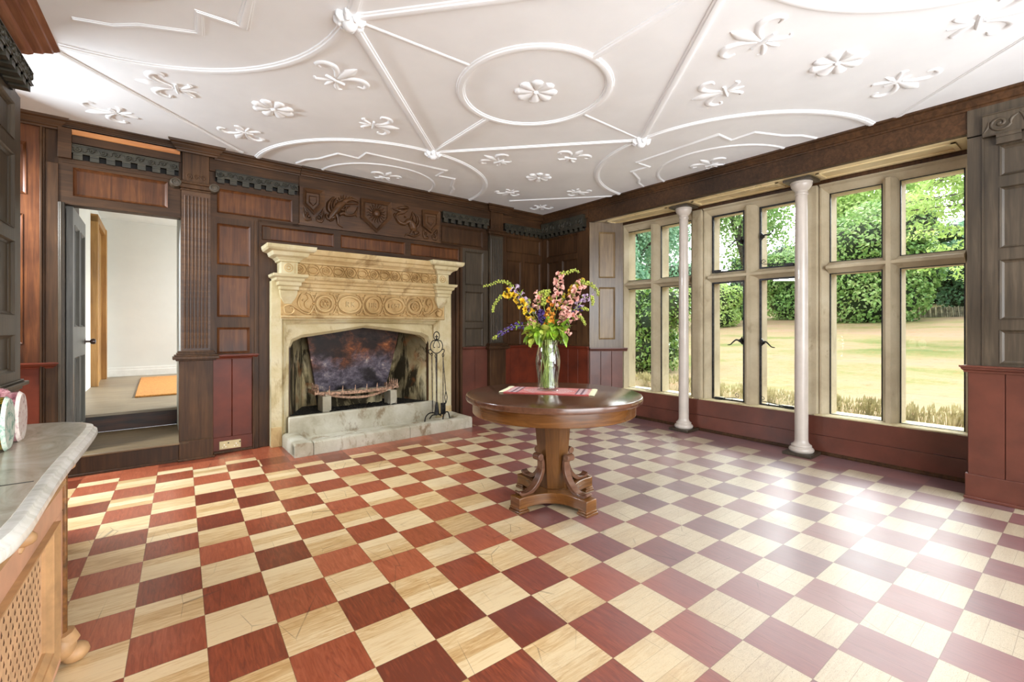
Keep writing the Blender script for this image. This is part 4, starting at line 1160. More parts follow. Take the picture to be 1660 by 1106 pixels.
for s0, s1, d0, d1, lab in ((.70, .80, -.23, -.02, 'pale upright stone brick under the left end of the fire basket'), (1.545, 1.635, -.24, -.03, 'pale upright stone brick under the right end of the fire basket')):
    m_ = MB(FWALL); m_.box(s0, s1, d0, d1, .291, .478); o = m_.build('firebrick', M['hearth'], wp=False, bevel=.006); tag(o, lab, 'brick', 'bricks carrying the fire basket')

# fireside companion stand
X0, D0 = 2.02, .33
st = thing('fireside_tool_stand', FWALL(X0, D0, .085), 'black wrought iron fireside tool stand with looped top on the hearth', 'tool stand')
m_ = MB(FWALL)
m_.tube([(X0, D0, .15), (X0, D0, .95)], .009, 8); m_.build('pole', M['iron'], st, wp=False)
for a_ in (0, 1):
    m_ = MB(FWALL)
    if a_ == 0: pts = [(X0-.17, D0, .088), (X0-.155, D0, .15), (X0-.10, D0, .19), (X0-.03, D0, .185), (X0+.04, D0, .155), (X0+.06, D0+.02, .14)]
    else: pts = [(X0+.05, D0+.08, .088), (X0+.06, D0+.07, .15), (X0+.10, D0+.05, .185), (X0+.16, D0+.02, .175), (X0+.21, D0-.02, .088)]
    m_.tube(sp(pts, 5), .008, 7); m_.build('foot', M['iron'], st, wp=False)
m_ = MB(FWALL); m_.tube(sp([(X0+.05, D0+.05, .17), (X0, D0, .16), (X0-.02, D0-.08, .14), (X0-.03, D0-.13, .088)], 4), .008, 7); m_.build('foot', M['iron'], st, wp=False)
m_ = MB(FWALL)
lp = [(X0+.042*cos(t)*1.0, D0, 1.185+.055*sin(t)) for t in [2*pi*i/20 for i in range(20)]]
m_.tube(lp, .0065, 6, closed=True)
m_.tube(sp([(X0, D0, 1.125), (X0+.06, D0, 1.12), (X0+.09, D0, 1.06), (X0+.075, D0, 1.0), (X0+.03, D0, .965), (X0, D0, .96), (X0-.03, D0, .965), (X0-.075, D0, 1.0), (X0-.09, D0, 1.06), (X0-.06, D0, 1.12), (X0, D0, 1.125)], 4), .0065, 6)
for g in (-1, 1):
    m_.tube(sp([(X0, D0, 1.16), (X0+g*.02, D0, 1.12), (X0+g*.045, D0, 1.07), (X0+g*.04, D0, 1.035), (X0+g*.022, D0, 1.04)], 4), .005, 6)
    m_.tube(sp([(X0+g*.07, D0, 1.0), (X0+g*.105, D0, 1.01), (X0+g*.115, D0, .985), (X0+g*.10, D0, .955), (X0+g*.085, D0+.03, .96)], 4), .006, 6)
m_.tube([(X0, D0, 1.13), (X0, D0, 1.20)], .007, 6); m_.tube([(X0-.022, D0, 1.175), (X0+.022, D0, 1.175)], .006, 6)
m_.build('scrolled_top', M['iron'], st, wp=False)
def tool(s, d, z0, z1, lean, kind, label):
    c = FWALL(s, d, z0); r_ = thing(kind, c, label, kind.replace('_', ' '), 'fireside tools')
    m_ = MB(FWALL); m_.tube([(s+lean, d, z0+.14), (s, d, z1-.04)], .006, 7); m_.build('shaft', M['steel'], r_, wp=False)
    m_ = MB(FWALL); m_.tube(sp([(s, d, z1-.05), (s+.012, d, z1-.02), (s, d, z1), (s-.012, d, z1-.02), (s, d, z1-.05)], 3), .005, 6); m_.build('handle_loop', M['iron'], r_, wp=False)
    m_ = MB(FWALL)
    if kind == 'poker': m_.tube([(s+lean, d, z0+.15), (s+lean*1.2, d, z0)], [.007, .003], 7)
    elif kind == 'fire_shovel': m_.box(s+lean-.035, s+lean+.035, d-.004, d+.004, z0, z0+.15)
    elif kind == 'hearth_brush':
        m_.lathe([(.012, z0+.16), (.02, z0+.12), (.032, z0)], 12, (s+lean, d))
    else:
        m_.tube([(s+lean, d, z0+.16), (s+lean-.02, d, z0+.08), (s+lean, d, z0)], .006, 6); m_.tube([(s+lean, d, z0+.16), (s+lean+.02, d, z0+.08), (s+lean, d, z0)], .006, 6)
    m_.build({'poker': 'tip', 'fire_shovel': 'blade', 'hearth_brush': 'bristles', 'fire_tongs': 'jaws'}[kind], M['iron'], r_, wp=False)
tool(1.945, .34, .20, .97, .01, 'poker', 'steel poker hanging at the left of the fireside stand')
tool(1.985, .37, .17, .95, .015, 'hearth_brush', 'dark hearth brush hanging in the middle of the fireside stand')
tool(2.10, .36, .16, .955, .0, 'fire_shovel', 'narrow steel shovel hanging right of the stand pole')
tool(2.115, .33, .29, .955, .045, 'fire_tongs', 'steel tongs leaning outwards at the right of the fireside stand')

# ------------------------------------------------------------------ power socket
so = thing('power_socket', FWALL(-.232, .03, .035), 'brass double power socket low on the red dado beside the pilaster', 'socket')
m_ = MB(FWALL); m_.box(-.328, -.136, .028, .038, .040, .124); m_.build('face_plate', M['brass'], so, bevel=.002)
for a in (-.295, -.19):
    m_ = MB(FWALL)
    m_.box(a+.006, a+.014, .0375, .0395, .078, .092); m_.box(a-.010, a-.002, .0375, .0395, .058, .068); m_.box(a+.020, a+.028, .0375, .0395, .058, .068)
    m_.build('socket_holes', M['socket_white'], so)
for a, b_ in ((-.255, -.242), (-.152, -.140)):
    m_ = MB(FWALL); m_.box(a, b_, .0375, .042, .094, .106); m_.build('switch', M['socket_dark'], so)

# ------------------------------------------------------------------ doorway steps, lining, passage
def step_thing(name, mat, parts):
    pass
m_ = MB(FWALL); m_.box(-1.445, -.585, -.94, .10, 0, .165); m_.box(-1.445, -.575, .095, .115, 0, .022)
m_.box(-1.455, -.645, -.95, .0, 0, .16)
structure(m_.build('trim_2', M['wood'], wp=False, bevel=.003))
m_ = MB(FWALL); m_.box(-1.45, -.58, -.94, .125, .165, .186); structure(m_.build('trim_3', M['tread'], wp=False, bevel=.006))
m_ = MB(FWALL); m_.box(-1.52, -.60, -1.0, -.94, .186, .355); structure(m_.build('trim_4', M['black_wood'], wp=False))
m_ = MB(FWALL); m_.box(-2.2, .9, -5.6, -.925, .352, .38); structure(m_.build('floor_passage', M['boards'], wp=False, bevel=.004))
pwm = M['white_wall']
m_ = MB(FWALL); m_.box(-1.78, -1.62, -5.6, -.97, .36, 3.35); structure(m_.build('wall_passage_left', pwm, wp=False))
m_ = MB(FWALL); m_.box(-1.62, -1.46, -.98, -.13, .0, 3.3); structure(m_.build('wall_door_reveal', M['wood'], wp=False))
m_ = MB(FWALL); m_.box(-1.78, 1.9, -5.72, -5.58, .36, 3.35); structure(m_.build('wall_passage_back', pwm, wp=False))
m_ = MB(FWALL); m_.box(-.645, -.56, -.95, -.13, 0, 3.3); m_.box(-.645, 1.0, -1.05, -.94, 0, 3.3); structure(m_.build('wall_passage_right', pwm, wp=False))
m_ = MB(FWALL); m_.box(-1.8, 1.9, -5.7, -.13, 3.30, 3.4); m_.box(-1.5, -.6, -.9, -.14, 2.95, 3.0); structure(m_.build('ceiling_passage', pwm, wp=False))
m_ = MB(FWALL); m_.box(-1.55, 1.9, -5.58, -5.56, .38, .55); m_.box(-1.55, 1.9, -5.58, -5.55, .38, .50); structure(m_.build('baseboard_passage', M['white_paint'], wp=False, bevel=.004))
dr2 = thing('door_2', FWALL(-1.62, -4.6, .38), kind='structure')
m_ = MB(FWALL); m_.box(-1.63, -1.535, -4.02, -3.9, .38, 3.03); m_.box(-1.63, -1.52, -5.3, -5.18, .38, 3.03); m_.box(-1.63, -1.535, -5.3, -3.9, 2.93, 3.05); m_.build('door_frame', M['tan_wood'], dr2, wp=False, bevel=.006)
m_ = MB(FWALL); m_.box(-1.62, -1.59, -5.18, -4.02, .38, 2.93); m_.box(-1.60, -1.575, -4.7, -4.6, .38, 2.93); m_.build('door_leaf', M['tan_wood'], dr2, wp=False, bevel=.004)
# the open panelled door in the doorway
dr = thing('door_1', FWALL(-1.43, -.48, .2), kind='structure')
def DOORF(a, q, z): return FWALL(-1.448+q, -.03-a, z)
m_ = MB(DOORF)
DH = [(.10, .40, .32, 1.02), (.50, .80, .32, 1.02), (.10, .40, 1.30, 2.22), (.50, .80, 1.30, 2.22)]
def grid(tf, S0, S1, Z0, Z1, holes, d0, d1, mm):
    ss = sorted(set([S0, S1]+[h[0] for h in holes]+[h[1] for h in holes])); zs = sorted(set([Z0, Z1]+[h[2] for h in holes]+[h[3] for h in holes]))
    for i in range(len(ss)-1):
        for j in range(len(zs)-1):
            s, z = (ss[i]+ss[i+1])/2, (zs[j]+zs[j+1])/2
            if not any(h[0] < s < h[1] and h[2] < z < h[3] for h in holes): mm.box(ss[i], ss[i+1], d0, d1, zs[j], zs[j+1])
grid(DOORF, 0, .89, .20, 2.365, DH, 0, .042, m_)
m_.build('door_frame', M['door_wood'], dr, wp=False)
for h in DH:
    m_ = MB(DOORF); m_.box(h[0], h[1], .012, .022, h[2], h[3]); i = .02
    m_.ring([(h[0], h[2]), (h[1], h[2]), (h[1], h[3]), (h[0], h[3])], [(h[0]+i, h[2]+i), (h[1]-i, h[2]+i), (h[1]-i, h[3]-i), (h[0]+i, h[3]-i)], .01, .046, di=.024)
    m_.build('door_panel', M['door_wood'], dr, wp=False)
m_ = MB(DOORF); m_.lathe([(.028, .042), (.028, .046), (.011, .05), (.010, .078), (.026, .088), (.030, .105), (.024, .122), (.0, .128)], 16, (.845, 1.15), axis='y', caps=False)
m_.build('door_knob', M['knob'], dr, wp=False)
m_ = MB(FWALL); m_.box(-1.05, -.25, -4.9, -2.1, .38, .405)
o = m_.build('coir_doormat', M['mat'], wp=False, bevel=.008); tag(o, 'thick orange coir mat on the passage floorboards beyond the steps', 'doormat')
# ------------------------------------------------------------------ east wall: north part, splayed reveal, south part
we = thing('wall_east', (4.49, 0, 0), kind='structure')
m_ = MB(EWALL)
m_.lbox(2.147, 3.30, -.2, 0, 0, 3.2, 3); m_.lbox(-6.0, -1.787, -.55, 0, 0, 3.2, 6)
m_.lbox(-1.9, 2.3, -.72, -.43, 2.80, 3.25, 8)
m_.build('backing', M['wood'], we, smooth=False)
m_ = MB(EWALL); m_.box(1.87, 3.3, -.72, -.45, 0, 3.2); m_.build('outer_wall', M['win_stone'], we, smooth=False)
holes = [(2.365, 3.06, 2.415, 2.70), (2.78, 3.05, 1.345, 2.33), (2.365, 2.70, 1.345, 2.33), (2.78, 3.05, 1.02, 1.25), (2.365, 2.70, 1.02, 1.25)]
framing(EWALL, 2.147, 3.18, PZ+.01, 2.76, holes, we)
for h in holes: panel(EWALL, *h, we, M['wood'])
dado(EWALL, 2.147, 3.19, 0, PZ-.01, (2.36, 2.57, 2.78, 2.98), we, M['red'])
capmould(EWALL, 2.13, 3.19, PZ-.01, .02, we, M['red'])
m_ = MB(EWALL); m_.lbox(2.147, 3.19, 0, .03, 2.90, 3.03, 2); m_.build('frieze_rail', M['wood_h'], we)
carved_frieze(EWALL, 2.20, 3.15, 2.72, 2.955, .075, 'deep dark carved frieze on the window wall beside the far corner')
holes = [(-2.42, -1.955, 2.45, 2.68), (-2.42, -1.955, 1.90, 2.365), (-2.42, -1.955, 1.355, 1.81), (-2.42, -1.955, 1.03, 1.275), (-2.95, -2.5, 2.45, 2.68), (-2.95, -2.5, 1.90, 2.365), (-2.95, -2.5, 1.355, 1.81)]
framing(EWALL, -3.2, -1.787, PZ+.01, 2.80, holes, we, M['wood_grey'])
for h in holes: panel(EWALL, *h, we, M['wood_grey'])
m_ = MB(EWALL); m_.box(-1.875, -1.865, 0, .03, PZ, 2.9); m_.lbox(-3.2, -1.787, 0, .022, 2.79, 3.03, 3); m_.build('frieze_rail', M['wood_grey'], we)
dado(EWALL, -3.2, -1.787, .185, PZ-.01, (-2.42, -1.98), we, M['red_dark'], d=.012)
capmould(EWALL, -3.2, -1.775, PZ-.02, .012, we, M['red_dark'], sc=1.05, e1=.6)
m_ = MB(EWALL); m_.box(-3.2, -1.775, -.02, .03, 0, .185); m_.box(-3.2, -1.77, -.02, .055, 0, .022)
structure(m_.build('baseboard_east', M['red_dark'], bevel=.004))
carved_frieze(EWALL, -2.75, -1.87, 2.69, 2.93, .06, 'grey carved oak frieze above the panelling at the right edge', big=True, mat=M['wood_grey'])
# beam, cornice, soffit
m_ = MB(EWALL); m_.lbox(-1.80, 2.15, -.06, .012, 2.835, 3.03, 10); structure(m_.build('trim_5', M['wood_h'], bevel=.004))
cornice(EWALL, -3.3, 3.19, 3.01, .005, we, n=14)
m_ = MB(EWALL); m_.lbox(-1.80, 2.16, -.44, -.02, 2.838, 2.88, 10); so_ = structure(m_.build('trim_6', M['soffit']))
m_ = MB(EWALL)
def soffit_frame(y0, y1):
    for a in ((y0, y1, -.155, -.145), (y0, y1, -.345, -.335), (y0, y1, -.375, -.36)): m_.lbox(a[0], a[1], a[2], a[3], 2.826, 2.84, 6)
    m_.box(y0, y0+.03, -.35, -.145, 2.824, 2.84); m_.box(y1-.03, y1, -.35, -.145, 2.824, 2.84)
soffit_frame(-1.70, -.72); soffit_frame(-.38, .60); soffit_frame(.94, 1.95)
m_.build('soffit_moulding', M['soffit'], so_)
# splayed reveal with shutter panels
RL = .505; RA = atan2(-.267, .43)
def REV(a, q, z): # a along the splay from the room edge, q out towards the opening
    return (4.49+a*cos(RA)+q*sin(RA), 2.147+a*sin(RA)-q*cos(RA), z)
sh = thing('wall_east_reveal', (4.7, 2.0, 0), kind='structure')
m_ = MB(REV); m_.box(-.0, RL, -.12, 0, 0, 2.84); m_.build('backing', M['shutter'], sh)
holes = [(.14, .385, 1.12, 1.885), (.14, .385, 2.02, 2.69)]
framing(REV, 0, RL, PZ, 2.83, holes, sh, M['shutter'])
for h in holes: panel(REV, *h, sh, wood('lit_shutter_oak', (96, 74, 46), (132, 108, 74), (164, 140, 102), .32, 'z'))  # shutter oak again, lightened: the light on the panels is painted in
dado(REV, .005, RL, 0, PZ-.02, (.17, .335), sh, M['red_dark'])
capmould(REV, .0, RL+.06, PZ-.03, .02, sh, M['red_dark'])
# apron below the sill
m_ = MB(EWALL); m_.box(-1.80, 1.92, -.55, -.41, 0, .192); m_.box(-1.80, 1.92, -.55, -.408, .195, .385)
structure(m_.build('wall_window_apron', M['red_dark'], bevel=.003))
m_ = MB(EWALL); m_.box(-1.80, 1.92, -.41, -.392, 0, .02); m_.box(-1.8, 1.92, -.41, -.40, 0, .035); structure(m_.build('trim_7', M['wood'], bevel=.004))

# ------------------------------------------------------------------ stone windows
SW = M['win_stone']
WINS = [(.845, 1.919, (1.306, 1.458)), (-.41, .559, (-.015, .161)), (-1.695, -.712, (-1.272, -1.135))]
def member(yc, w, flat=.0):
    h = w/2; n_ = max(.018, flat)
    half = [(h, -.74), (h, -.56), (h-.010, -.552), (h-.012, -.535), (n_+(h-n_)*.55, -.512), (n_+(h-n_)*.2, -.485), (n_+.004, -.47), (n_, -.455)]
    return [(yc+a, d) for a, d in half]+[(yc-a, d) for a, d in reversed(half)]
for i, (y0, y1, (m0, m1)) in enumerate(WINS):
    wr = thing('window_%d' % (i+1), (5.05, (y0+y1)/2, .385), kind='structure')
    m_ = MB(EWALL); m_.prism(member((m0+m1)/2, m1-m0), .38, 2.74, plane='sd'); m_.build('mullion', SW, wr, ang=30)
    m_ = MB(EWALL)
    zc_ = 1.925; h = .062
    prof = [(-.74, zc_-h), (-.56, zc_-h), (-.535, zc_-h+.012), (-.51, zc_-h*.5), (-.48, zc_-.02), (-.457, zc_-.015), (-.457, zc_+.015), (-.48, zc_+.02), (-.51, zc_+h*.5), (-.535, zc_+h-.012), (-.56, zc_+h), (-.74, zc_+h)]
    m_.extrude(prof, y0-.01, y1+.01, n=4); m_.build('transom', SW, wr, ang=30)
    m_ = MB(EWALL)
    prof = [(-.74, 2.71), (-.56, 2.71), (-.535, 2.722), (-.51, 2.745), (-.48, 2.775), (-.457, 2.78), (-.44, 2.79), (-.44, 2.86), (-.74, 2.86)]
    m_.extrude(prof, y0-.06, y1+.06, n=4); m_.build('head', SW, wr, ang=30)
    m_ = MB(EWALL)
    m_.box(y0-.1, y1+.1, -.78, -.41, .385, .40); m_.build('sill', M['stone_pale'], wr, bevel=.006)
    for (a, c) in ((y0, m0), (m1, y1)):
        for (z0, z1) in ((.40, 1.863), (1.987, 2.71)):
            fw_ = .016 if i == 1 else .004
            m_ = MB(EWALL); O = [(a-.004, z0-.004), (c+.004, z0-.004), (c+.004, z1+.004), (a-.004, z1+.004)]; I = [(a+fw_, z0+fw_), (c-fw_, z0+fw_), (c-fw_, z1-fw_), (a+fw_, z1-fw_)]
            m_.ring(O, I, -.575, -.553); m_.build('casement_frame' if i == 1 else 'lead_edge', M['iron'], wr, smooth=False)
            m_ = MB(EWALL); m_.box(a, c, -.5665, -.5635, z0, z1); m_.build('pane', M['glass'], wr, smooth=False)
    if i == 1:
        def latch(y, g, z, up):
            m_ = MB(EWALL)
            m_.prism([(y-g*.012, z-.045), (y+g*.012, z-.02), (y+g*.03, z-.012), (y+g*.03, z+.014), (y+g*.01, z+.025), (y-g*.008, z+.05), (y-g*.016, z)], -.555, -.535, chamfer=.004)
            m_.dome((y, z), .022, .03, -.54, 8)
            pts = [(y+g*.01, -.525, z), (y+g*.05, -.52, z+.01*up), (y+g*.09, -.515, z+.005*up), (y+g*.125, -.515, z+.035*up), (y+g*.14, -.515, z+.055*up)] if up > 0 else \
                  [(y+g*.01, -.525, z), (y+g*.05, -.52, z+.012), (y+g*.085, -.515, z-.015), (y+g*.115, -.515, z-.045), (y+g*.15, -.515, z-.05)]
            m_.tube(sp(pts, 4), [.011, .005], 6); m_.build('latch', M['iron'], wr)
        latch(m1+.03, 1, 2.345, -.6); latch(m0-.03, -1, 2.36, 1); latch(m1+.03, 1, 1.135, -1); latch(m0-.03, -1, 1.12, -1)
        def stay(ya, yb, z, g):
            m_ = MB(EWALL)
            m_.tube([(ya, -.53, z+.012), (yb, -.53, z+.045)], [.007, .004], 6)
            cs = spiral(yb+g*.0, z+.075, .03, .008, -pi/2, g*1.2, 16); m_.tube([(p[0], -.53, p[1]) for p in cs], .0035, 5)
            m_.box(min(ya, ya+g*.09), max(ya, ya+g*.09), -.545, -.52, z, z+.028)
            for q in (.45, .8): yy = ya+(yb-ya)*q; m_.tube([(yy, -.53, z), (yy, -.53, z+.02+.03*q)], .004, 5)
            m_.build('casement_stay', M['iron'], wr)
        stay(y0+.03, y0+.34, 1.99, 1); stay(y1-.03, y1-.33, 1.99, -1); stay(y0+.03, y0+.35, .403, 1); stay(y1-.05, y1-.32, .403, -1)
# piers
for k, (a, c) in enumerate(((.559, .845), (-.712, -.41), (1.919, 2.03), (-1.84, -1.695))):
    yc, w = (a+c)/2, c-a
    m_ = MB(EWALL)
    if k < 2:
        h = w/2
        half = [(h, -.74), (h, -.56), (h-.010, -.552), (h-.013, -.535), (h-.035, -.512), (h-.05, -.485), (h-.052, -.475), (h-.068, -.475), (h-.07, -.49), (h-.078, -.492), (h-.08, -.455), (h-.085, -.44)]
        m_.prism([(yc+p, d) for p, d in half]+[(yc-p, d) for p, d in reversed(half)], .38, 2.845, plane='sd')
    elif k == 2:
        m_.prism([(1.919, -.74), (1.919, -.56), (1.929, -.552), (1.932, -.535), (1.955, -.512), (1.97, -.485), (1.975, -.44), (2.05, -.44), (2.05, -.74)], 0, 2.845, plane='sd')
    else:
        m_.prism([(-1.695, -.74), (-1.695, -.56), (-1.705, -.552), (-1.708, -.535), (-1.73, -.512), (-1.745, -.485), (-1.75, -.44), (-1.85, -.44), (-1.85, -.74)], 0, 2.845, plane='sd')
    structure(m_.build('wall_window_pier', SW, ang=30))
m_ = MB(EWALL); m_.box(-1.9, 2.1, -.74, -.5, -.4, .385); structure(m_.build('wall_outer_plinth', SW, smooth=False))

# ------------------------------------------------------------------ two slender columns
def column(x, y, label):
    root = thing('slender_column', (x, y, 0), label, 'column', 'painted columns in the window bay')
    m_ = MB(AT(x, y, 0)); m_.box(-.13, .13, -.13, .13, 0, .03); m_.build('plinth', M['wood_grey'], root, bevel=.004)
    m_ = MB(AT(x, y, 0)); m_.lathe([(.098, .03), (.108, .04), (.112, .055), (.106, .07), (.092, .078), (.088, .086), (.092, .094), (.088, .104), (.074, .112), (.063, .13), (.060, .15)], 32)
    m_.build('base', M['column'], root)
    m_ = MB(AT(x, y, 0)); m_.lathe([(.060, .14), (.060, .9), (.0585, 1.6), (.056, 2.3), (.053, 2.68)], 32); m_.build('shaft', M['column'], root)
    m_ = MB(AT(x, y, 0)); m_.lathe([(.053, 2.67), (.059, 2.675), (.061, 2.685), (.055, 2.695), (.056, 2.715), (.066, 2.725), (.080, 2.745), (.092, 2.765), (.096, 2.78), (.094, 2.792), (.098, 2.797), (.098, 2.808)], 32); m_.build('capital', M['column'], root)
    m_ = MB(AT(x, y, 0)); m_.box(-.125, .125, -.125, .125, 2.808, 2.832); m_.build('abacus', M['wood_grey'], root)
column(4.755, .775, 'slender painted column left of the middle window')
column(4.735, -.56, 'slender painted column between the middle and right windows')

# ------------------------------------------------------------------ west wall at the left edge
ww = thing('wall_west', (-1.16, 0, 0), kind='structure')
m_ = MB(LWALL); m_.lbox(-6, 1.60, -.24, 0, 0, 3.2, 10); m_.build('backing', M['wood'], ww, smooth=False)
m_ = MB(LWALL); m_.box(1.40, 1.60, -1.84, -.2, 0, 3.2); m_.build('alcove_return', M['wood_grey'], ww, smooth=False)
m_ = MB(LWALL); m_.box(1.5, 3.4, -1.9, -1.82, 0, 3.2); m_.build('alcove_wall', M['wood_grey'], ww, smooth=False)
holes = [(1.02, 1.46, 2.44, 2.66), (1.02, 1.46, 1.90, 2.35), (1.02, 1.46, 1.37, 1.82), (1.02, 1.46, 1.03, 1.25), (.45, .93, 1.90, 2.35), (.45, .93, 1.37, 1.82), (.45, .93, 2.44, 2.66)]
framing(LWALL, -1, 1.60, PZ, 2.75, holes, ww, M['wood_grey'])
for h in holes: panel(LWALL, *h, ww, M['wood_grey'])
m_ = MB(LWALL); m_.box(-1, 1.61, 0, .03, PZ-.06, PZ-.03); m_.box(-1, 1.63, 0, .055, PZ-.035, PZ-.012); m_.box(-1, 1.62, 0, .035, PZ-.012, PZ); m_.build('dado_cap', M['wood_grey'], ww, bevel=.004)
dado(LWALL, -1, 1.60, 0, PZ-.06, (.4, .8, 1.2), ww, M['red'])
m_ = MB(LWALL)
prof = [(0, 3.03), (.055, 3.035), (.075, 3.045), (.08, 3.055), (.12, 3.062), (.128, 3.072), (.165, 3.08), (.17, 3.09), (.20, 3.098), (.205, 3.12), (0, 3.12)]
m_.extrude(prof, -4, 1.60, n=10); structure(m_.build('trim_8', wood('cornice_oak', (84, 44, 26), (126, 74, 48), (160, 106, 76), .36, 'y')))
carved_frieze(LWALL, .2, 1.395, 2.715, 2.845, .11, 'heavy green-grey carved frieze with dentils at the upper left edge', mat=M['wood_frieze'])

# rooms behind the camera
m_ = MB(); m_.box(-3.0, 4.95, -6.0, -5.9, 0, 3.3); structure(m_.build('wall_south', M['wood'], wp=False))

# ------------------------------------------------------------------ marble-topped side cabinet
cb = thing('radiator_cabinet', (-.9, -.8, 0), 'pink and ochre carved cabinet with lattice front and grey marble top', 'cabinet')
outl = [(-1.155, .215), (-.86, .222), (-.76, .205), (-.69, .165), (-.635, .10), (-.608, .01), (-.602, -.25), (-.602, -.65), (-.592, -.95), (-.588, -1.10), (-.60, -1.22), (-.66, -1.36), (-.67, -1.55), (-.62, -1.75), (-.60, -2.4), (-.60, -3.2), (-1.155, -3.2)]
o2 = sp(outl[1:16], 4); full = [outl[0]]+o2+[outl[-1]]
m_ = MB()
cxm, cym = -1.0, -1.2
def inset(P, e):
    r_ = []
    n_ = len(P)
    for i, p in enumerate(P):
        a, c = P[max(i-1, 0)], P[min(i+1, n_-1)]
        tx, ty = c[0]-a[0], c[1]-a[1]; L = hypot(tx, ty) or 1
        r_.append((p[0]+ty/L*e*(-1), p[1]+tx/L*e) if 0 < i < n_-1 else p)
    return r_
lay = [(-.022, .855), (-.004, .862), (0, .872), (-.002, .884), (-.012, .892), (-.014, .8985), (-.020, .90)]
vs_ = []; N = len(full)
for e, z in lay:
    P = inset(full, e)
    vs_ += [(x, y, z) for x, y in P]
fs_ = [tuple(range(N)), tuple((len(lay)-1)*N+i for i in range(N))]
for l in range(len(lay)-1):
    for i in range(N): fs_.append((l*N+i, l*N+(i+1)%N, (l+1)*N+(i+1)%N, (l+1)*N+i))
m_.add(vs_, fs_); top_ = m_.build('marble_edge', M['marble_edge'], cb, wp=False)
m_ = MB(); P = inset(full, -.034); m_.prism(P, .899, .9015, plane='xy'); m_.build('marble_top', M['marble'], cb, wp=False)
m_ = MB(); m_.box(-1.15, -.64, -.792, -.788, .9, .9025); m_.build('marble_joint', M['socket_dark'], cb, wp=False)
XF = -.70
def CAB(y, d, z): return (XF+d, y, z)
m_ = MB(CAB); m_.box(-3.1, -.06, -.42, -.055, .02, .855); m_.build('carcass', M['cane_gap'], cb, wp=False)
m_ = MB(CAB); m_.box(-3.1, -.05, -.05, 0.0, .60, .70); m_.box(-.20, -.05, -.05, 0, .10, .60); m_.box(-3.1, -.05, -.05, 0, .04, .13); m_.box(-1.75, -1.6, -.05, 0, .1, .6)
m_.box(-3.1, -.04, -.05, .0, .835, .856)
m_.build('front_frame', M['salmon'], cb, wp=False, bevel=.003)
m_ = MB(CAB); m_.box(-3.1, -.05, -.045, -.015, .70, .84); m_.build('frieze_board', M['gilt'], cb, wp=False)
m_ = MB(CAB)
random.seed(9)
for i in range(22):
    y = -.10-i*.125; z = .77; g = 1 if i % 2 else -1
    m_.rib(spiral(y, z+g*.01, .045, .008, g*1.2, g*1.25), [.022]*23, .022, -.018)
    m_.rib([(y+.06, z-g*.045), (y+.02, z-g*.02), (y-.03, z+g*.045), (y-.06, z+g*.03)], [.01, .03, .028, .006], .026, -.018, sm=4)
    m_.rib([(y+.05, z+g*.05), (y+.03, z+g*.03), (y+.01, z+g*.045)], [.008, .022, .008], .022, -.018, sm=3)
    m_.dome((y, z+g*.01), .012, .03, -.016, 8)
m_.rib([(-3.1, .705), (-.05, .705)], .02, .014, -.004); m_.rib([(-3.1, .835), (-.05, .835)], .016, .012, -.01)
m_.build('frieze_carving', M['gilt'], cb, wp=False)
m_ = MB(CAB)
for s0, e_ in ((-.20, .0), (-1.60, .0)):
    pass
I0, I1, J0, J1 = -1.58, -.215, .145, .585
m_.ring([(I0-.02, J0-.02), (I1+.02, J0-.02), (I1+.02, J1+.02), (I0-.02, J1+.02)], [(I0+.01, J0+.01), (I1-.01, J0+.01), (I1-.01, J1-.01), (I0+.01, J1-.01)], -.05, .018, di=.006)
m_.ring([(I0+.01, J0+.01), (I1-.01, J0+.01), (I1-.01, J1-.01), (I0+.01, J1-.01)], [(I0+.03, J0+.03), (I1-.03, J0+.03), (I1-.03, J1-.03), (I0+.03, J1-.03)], -.05, .002, di=-.012)
m_.build('lattice_frame', M['gilt'], cb, wp=False)
y0_, y1_, z0_, z1_ = I0+.03, I1-.03, J0+.03, J1-.03
m_ = MB(CAB); m_.box(y0_, y1_, -.05, -.022, z0_, z1_); lp_ = m_.build('lattice_panel', M['cane'], cb, wp=False)
m_ = MB(CAB); row = 0; z = z0_+.03
while z < z1_-.02:
    y = y0_+.02+(.02 if row % 2 else 0)
    while y < y1_-.01:
        m_.add([(y-.007, -.0215, z-.004), (y, -.0215, z-.010), (y+.007, -.0215, z-.004), (y+.003, -.0215, z+.005), (y, -.0215, z+.011), (y-.003, -.0215, z+.005)], [(0, 1, 2, 3, 4, 5)])
        y += .04
    z += .03; row += 1
o = m_.build('lattice_hole_shade', M['cane_gap'], cb, wp=False, recalc=False); o['kind'] = 'stuff'  # flat dark drops stand for the shaded holes; the panel is solid
m_ = MB(CAB); m_.box(-.055, -.035, -.42, .012, .12, .84); m_.box(-.052, -.03, -.02, .006, .08, .86); m_.build('corner_post', M['gilt_dark'], cb, wp=False, bevel=.006)
m_ = MB(CAB)
m_.rib([(-.045, .86), (-.03, .82), (-.045, .77), (-.06, .74)], [.03, .05, .035, .012], .03, .0, sm=4)
m_.dome((-.045, .765), .022, .035, .0, 10)
m_.build('corner_scroll', M['gilt'], cb, wp=False)
m_ = MB(CAB)
m_.rib([(-.62, .85), (-.60, .80), (-.62, .74), (-.60, .70), (-.62, .665)], [.05, .07, .055, .045, .012], .032, -.006, sm=4)
m_.dome((-.61, .70), .024, .038, -.003, 10)
for g_ in (-1, 1):
    m_.rib([(-.61, .80), (-.61+g_*.035, .78), (-.61+g_*.05, .73), (-.61+g_*.03, .71)], [.02, .028, .022, .008], .03, -.006, sm=4)
m_.build('acanthus_bracket', M['gilt'], cb, wp=False)
